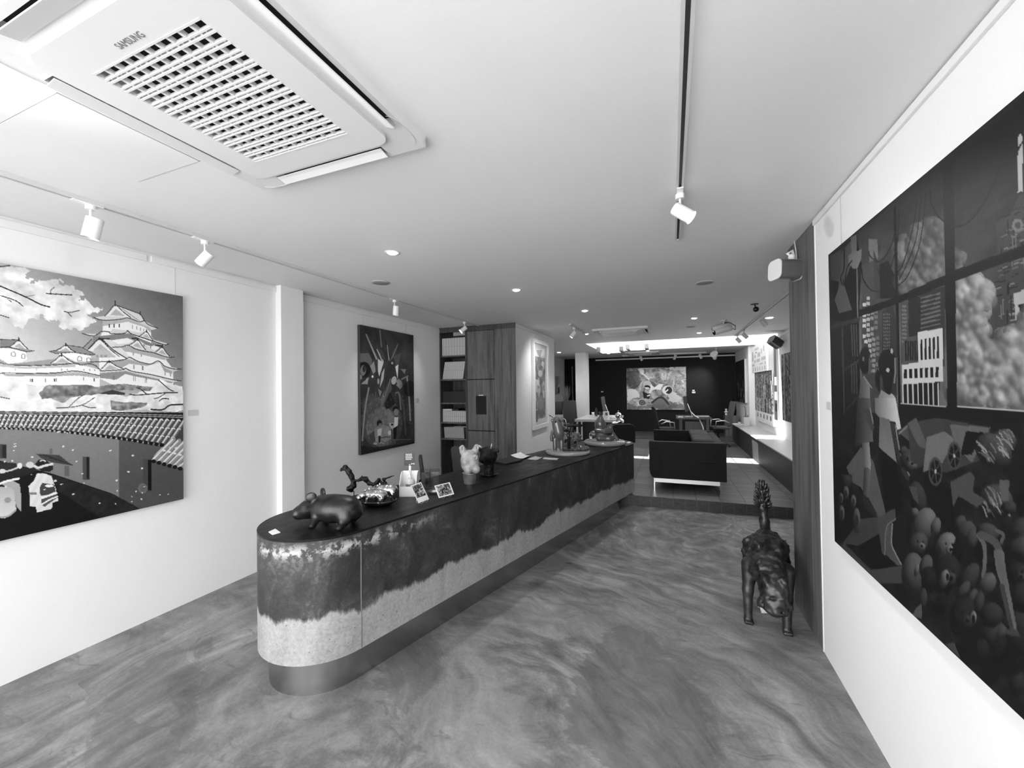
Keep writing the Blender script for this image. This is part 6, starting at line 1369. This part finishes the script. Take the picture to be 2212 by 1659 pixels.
def office_chair(loc, rz, label, mt, hb=1.05, w=.46, arms=True, base5=True):
    t = thing('office_chair', label, 'chair', loc, rz)
    m = MB(); m.box(-.22, -w/2, .44, .17, w/2, .50); part('seat', m, mt, t, bevel=.02)
    M_ = Matrix.Translation((-.22, 0, .52)) @ Matrix.Rotation(-.2, 4, 'Y'); m = MB(); m.prism(rrect(-w/2+.02, 0, w/2-.02, hb-.5, .05), 0, .03); m.v = [tuple(M_ @ Vector((z-.03, x, y))) for x, y, z in m.v]; part('backrest', m, mt, t, bevel=.006)
    m = MB(); m.tube([(-.1, 0, .44), (-.23, 0, .46), (-.25, 0, .62)], .02, 8); part('back_bracket', m, BLACK, t)
    for s_ in (-1, 1): m = MB(); m.tube([(.12, s_*w/2, .47), (.10, s_*(w/2+.03), .64), (-.08, s_*(w/2+.03), .66), (-.20, s_*(w/2+.01), .60)], .013, 8); part('armrest', m, mat('satin_steel'), t)
    if base5:
        m = MB(); m.cyl((0, 0, .08), (0, 0, .44), .025, n=14); part('column', m, BLACK, t)
        for k in range(5): a = 2*PI*k/5; m = MB(); m.tube([(0, 0, .09), (.27*math.cos(a), .27*math.sin(a), .05)], [.022, .014], 8); m.ball((.27*math.cos(a), .27*math.sin(a), .026), .026, 10, 8); part('castor_leg', m, BLACK, t)
    else:
        for sx, sy in ((.2, .2), (.2, -.2), (-.2, .2), (-.2, -.2)): m = MB(); m.tube([(sx, sy, .45), (sx, sy, 0)], .013, 8); part('leg', m, mat('satin_steel'), t)
    return t
office_chair((-.10, 10.85, ZF), math.radians(12), 'dark visitor chair with a steel frame left of the dark desk', mat('chair_black', .012, .5), 1.0, base5=False)
office_chair((1.08, 11.42, ZF), math.radians(188), 'grey mesh-backed office chair at the right of the dark desk', mat('mesh_grey', .07, .7), 1.12)
# white desk at the left
t = thing('desk', 'white desk half hidden by the white column', 'desk', (-1.65, 10.4, ZF)); m = MB(); m.box(-2.2, 9.75, .83, -1.22, 11.4, .89); part('top', m, WPL, t, world=True, bevel=.004)
for x in (-2.1, -1.32):
    for y in (9.85, 10.9): m = MB(); m.box(x-.03, y-.03, ZF, x+.03, y+.03, .83); part('leg', m, BLACK, t, world=True)
m = MB(); m.box(-2.1, 10.2, .2, -1.32, 10.22, .8); part('panel', m, BLACK, t, world=True)
monitor((-1.60, 10.62, .89), math.radians(181), 'silver computer on the white desk, seen edge on', .62, .40)
q = pz(1281, 897, .89); m = MB(); m.lathe([(.001, 0), (.033, 0), (.038, .085), (.034, .085), (.001, .01)], (q[0], q[1], .89), 20); solo('cup', m, WPL, 'white cup on the white desk beside the column', 'cup')
q = pz(1288, 899, .89); m = MB(); m.lathe([(.001, 0), (.034, 0), (.036, .16), (.02, .19), (.016, .215), (.001, .215)], (q[0], q[1], .89), 20); solo('bottle', m, mat('bottle_dark', .04, .3), 'dark bottle on the white desk next to the cup', 'bottle')
q = pz(1308, 905, .89); m = MB(); m.box(q[0]-.06, q[1], .89, q[0]+.06, q[1]+.2, 1.06); m.cur = 1; m.box(q[0]-.005, q[1]-.002, .975, q[0]+.05, q[1]+.001, 1.045); solo('printer', m, [WPL, BLACKG], 'white boxy printer with a dark window on the white desk', 'printer', bevel=.006)
m = MB(); q = pz(1321, 906, .89)
def fn(P): return s_ell(P, (0, 0, .035), (.075, .06, .05))-.03*(vnoise(P, 22, 3, 3)-.4)
m = sdf(fn, (-.12, -.11, -.001), (.12, .11, .13), .008); m.v = [(x+q[0]+.02, y+q[1]+.06, max(z, 0)+.89) for x, y, z in m.v]; solo('crumpled_paper', m, PAPER, 'crumpled white wrapping on the white desk beside the chrome figure', 'paper')
# chrome figure on a black stool-table
cp = dp(1336, 905, 9.2); st_ = .80
t = thing('side_table', 'round black side table under the chrome figure', 'table', (cp[0], cp[1], ZF)); m = MB(); m.lathe([(.001, st_-ZF-.03), (.2, st_-ZF-.03), (.205, st_-ZF-.01), (.2, st_-ZF), (.001, st_-ZF)], n=32); part('top', m, BLACKG, t); m = MB(); m.cyl((0, 0, .02), (0, 0, st_-ZF-.03), .03, n=16); m.lathe([(.001, 0), (.17, 0), (.16, .02), (.001, .025)], n=28); part('pedestal', m, BLACK, t)
t = thing('figure_sculpture', 'mirror-bright chrome figure with a ball head and round body', 'sculpture', (cp[0], cp[1], st_))
m = MB(); m.ball((.0, 0, .215), (.075, .075, .07), 24, 16); m.tube([(0, 0, .28), (0, 0, .325)], [.01, .003], 8); part('head', m, CHROME, t)
def fn(P):
    d = s_ell(P, (.03, 0, .08), (.10, .085, .075)); d = smin(d, s_cap(P, (0, 0, .10), (0, 0, .17), .05, .04), .03)
    for y in (-1, 1): d = smin(d, s_cap(P, (-.02, y*.06, .05), (-.12, y*.07, .045), .032, .028), .02)
    return d
part('body', sdf(fn, (-.17, -.12, -.0), (.16, .12, .2), .008), CHROME, t)
# black tub armchair
c_ = dp(1341, 930, 8.6); t = thing('armchair', 'black rounded tub armchair beyond the far end of the counter', 'chair', (c_[0], c_[1], ZF)); R_ = math.radians(21)
M_ = Matrix.Rotation(R_, 4, 'Z'); pr = [(-.24, 0), (.24, 0), (.245, .30)]+[(.245-.12+.12*math.cos(q), .30+.09*math.sin(q)) for q in np.linspace(0, PI/2, 6)]+[(-.12-.0+.12*math.cos(q)-.005, .30+.09*math.sin(q)) for q in np.linspace(PI/2, PI, 6)]
m = MB(); n = len(pr); z0 = .36
m.add([tuple(M_ @ Vector((x, -.22, z0+z))) for x, z in pr]+[tuple(M_ @ Vector((x, -.15, z0+z))) for x, z in pr], [tuple(range(n)), tuple(range(2*n-1, n-1, -1))]+[(i, n+i, n+(i+1) % n, (i+1) % n) for i in range(n)]); part('backrest', m, BLEA, t, bevel=.01)
m = MB(); m.prism(rrect(-.24, -.15, .24, .30, .08), .30, .44); m.v = [tuple(M_ @ Vector(v)) for v in m.v]; part('seat', m, BLEA, t, bevel=.02)
for sx, sy in ((-.2, -.18), (.2, -.18), (-.2, .25), (.2, .25)): m = MB(); p_ = M_ @ Vector((sx, sy, 0)); m.tube([(p_.x, p_.y, .36), (p_.x, p_.y, 0)], .014, 8); part('leg', m, BLACK, t)
# pedestal with dark sculptures in the far right corner
t = thing('pedestal_cabinet', 'grey oak pedestal in the far right corner', 'pedestal', (1.60, 13.45, ZF+.03)); m = MB(); m.box(-.16, -.2, 0, .16, .2, .615); part('body', m, OAK, t, bevel=.003); m = MB(); m.box(-.1595, -.2025, .01, .155, -.2, .605); part('door', m, OAK, t)
pz_ = ZF+.03+.617
def fn(P): return smin(s_ell(P, (0, 0, .12), (.12, .10, .13)), s_chain(P, [(.02, 0, .2), (.03, 0, .35), (.02, 0, .45)], [.07, .05, .05], .03), .03)-.02*(vnoise(P, 18, 5, 2)-.4)
m = sdf(fn, (-.17, -.16, -.0), (.18, .16, .56), .012); m.v = [(x+1.645, y+13.47, max(z, 0)+pz_) for x, y, z in m.v]; solo('sculpture', m, BRZB, 'black lumpy sculpture on the grey oak pedestal', 'sculpture')
m = MB(); m.lathe([(.001, 0), (.03, 0), (.035, .05), (.02, .07), (.05, .09), (.05, .12), (.02, .13), (.03, .19), (.001, .2)], (1.485, 13.36, pz_), 18); solo('figurine', m, WPL, 'small white stacked figurine on the grey oak pedestal', 'figurine')
# left back corner: white cabinet, screen, dried grass, black chair, curtain and a small picture
t = thing('low_cabinet', 'white low cabinet at the left back wall, behind the standing figure', 'cabinet', (-3.2, 12.1, ZF)); m = MB(); m.box(-.355, -.45, 0, .32, .45, .64); part('body', m, mat('cabinet_white', .7, .5), t, bevel=.003); m = MB(); m.box(-.355, -.46, .64, .33, .46, .665); part('top', m, WPL, t)
zt_ = ZF+.668; q = py(1207, 895, 11.85)
t = thing('screen', 'dark upright screen on the white low cabinet', 'screen', (q[0], 11.85, zt_), math.radians(16)); m = MB(); m.box(-.12, -.02, .05, .12, .02, .43); part('casing', m, BLACK, t, bevel=.012); m = MB(); m.box(-.105, -.0215, .07, .105, -.0195, .41); part('display', m, mat('display_grey', .03, .15), t); m = MB(); m.box(-.03, -.012, .008, .03, .012, .06); m.box(-.1, -.08, 0, .1, .08, .01); part('foot', m, WPL, t)
q = py(1224, 900, 11.85); t = thing('dried_grass_vase', 'pale vase of tall feathery dried grass beside the dark screen', 'vase', (q[0], 11.85, zt_)); m = MB(); m.lathe([(.001, 0), (.05, 0), (.06, .08), (.035, .17), (.045, .2), (.035, .2), (.001, .02)], n=22); part('vase', m, mat('vase_grey', .35, .4), t)
m = MB(); rs = np.random.RandomState(3)
for k in range(80):
    a = rs.rand()*6.28; r_ = .16*rs.rand()**.6; h_ = .45+.3*rs.rand(); m.tube([(0, 0, .18), (r_*.3*math.cos(a), r_*.3*math.sin(a), .18+h_*.5), (r_*math.cos(a), r_*math.sin(a), .18+h_)], [.002, .003, .0012], 3)
o = part('dried_grass', m, mat('grass_grey', .16, .9), t); o['kind'] = 'stuff'
q = dp(1238, 905, 11.3); office_chair((q[0], q[1], ZF), math.radians(-60), 'black swivel chair between the dried grass and the white column', BLEA, 1.15, .44)
m = MB(); xs = np.linspace(-3.5, -2.68, 46); yy = YB-.09+.03*np.sin(xs*60); n = len(xs); m.add([(x, y, ZF+.04) for x, y in zip(xs, yy)]+[(x, y, 2.62) for x, y in zip(xs, yy)]+[(x, y+.01, ZF+.04) for x, y in zip(xs, yy)]+[(x, y+.01, 2.62) for x, y in zip(xs, yy)], [(i, i+1, n+i+1, n+i) for i in range(n-1)]+[(2*n+i+1, 2*n+i, 3*n+i, 3*n+i+1) for i in range(n-1)], True); t_ = solo('curtain', m, mat('black_curtain', .006, .9), 'black floor-length curtain on the end wall left of the white column', 'curtain')
m = MB(); q = py(1236, 800, 13.9); m.cyl((q[0], 13.9, ZF+.03), (q[0], 13.9, 2.4), .02, n=12); solo('pole', m, mat('pole_grey', .12, .4), 'thin upright pole before the black curtain', 'pole')
panel('painting', -1, 1, 0, 1, .03, 'x', 'none', 1) if False else None
t = thing('painting', 'small picture with a pale flame shape on the left back wall', 'painting', (-3.56, 13.3, 1.44)); m = MB(); m.box(-3.561, 12.95, 1.44, -3.53, 13.65, 2.05); part('stretcher', m, mat('canvas_edge'), t, world=True)
A = Art((-3.529, 12.95, 2.05), (-3.529, 13.65, 2.05), (-3.529, 12.95, 1.44), 60, 52, 120); A.g = 120+70*A.U; A.z(1190, 820, 1290, 1185); A.poly([(190, 190), (215, 190), (215, 350), (180, 350)], 12); A.ell(205, 160, 22, 34, 235); A.poly([(100, 230), (118, 230), (118, 330), (105, 360)], 30); A.mesh('canvas', t, 1.6)
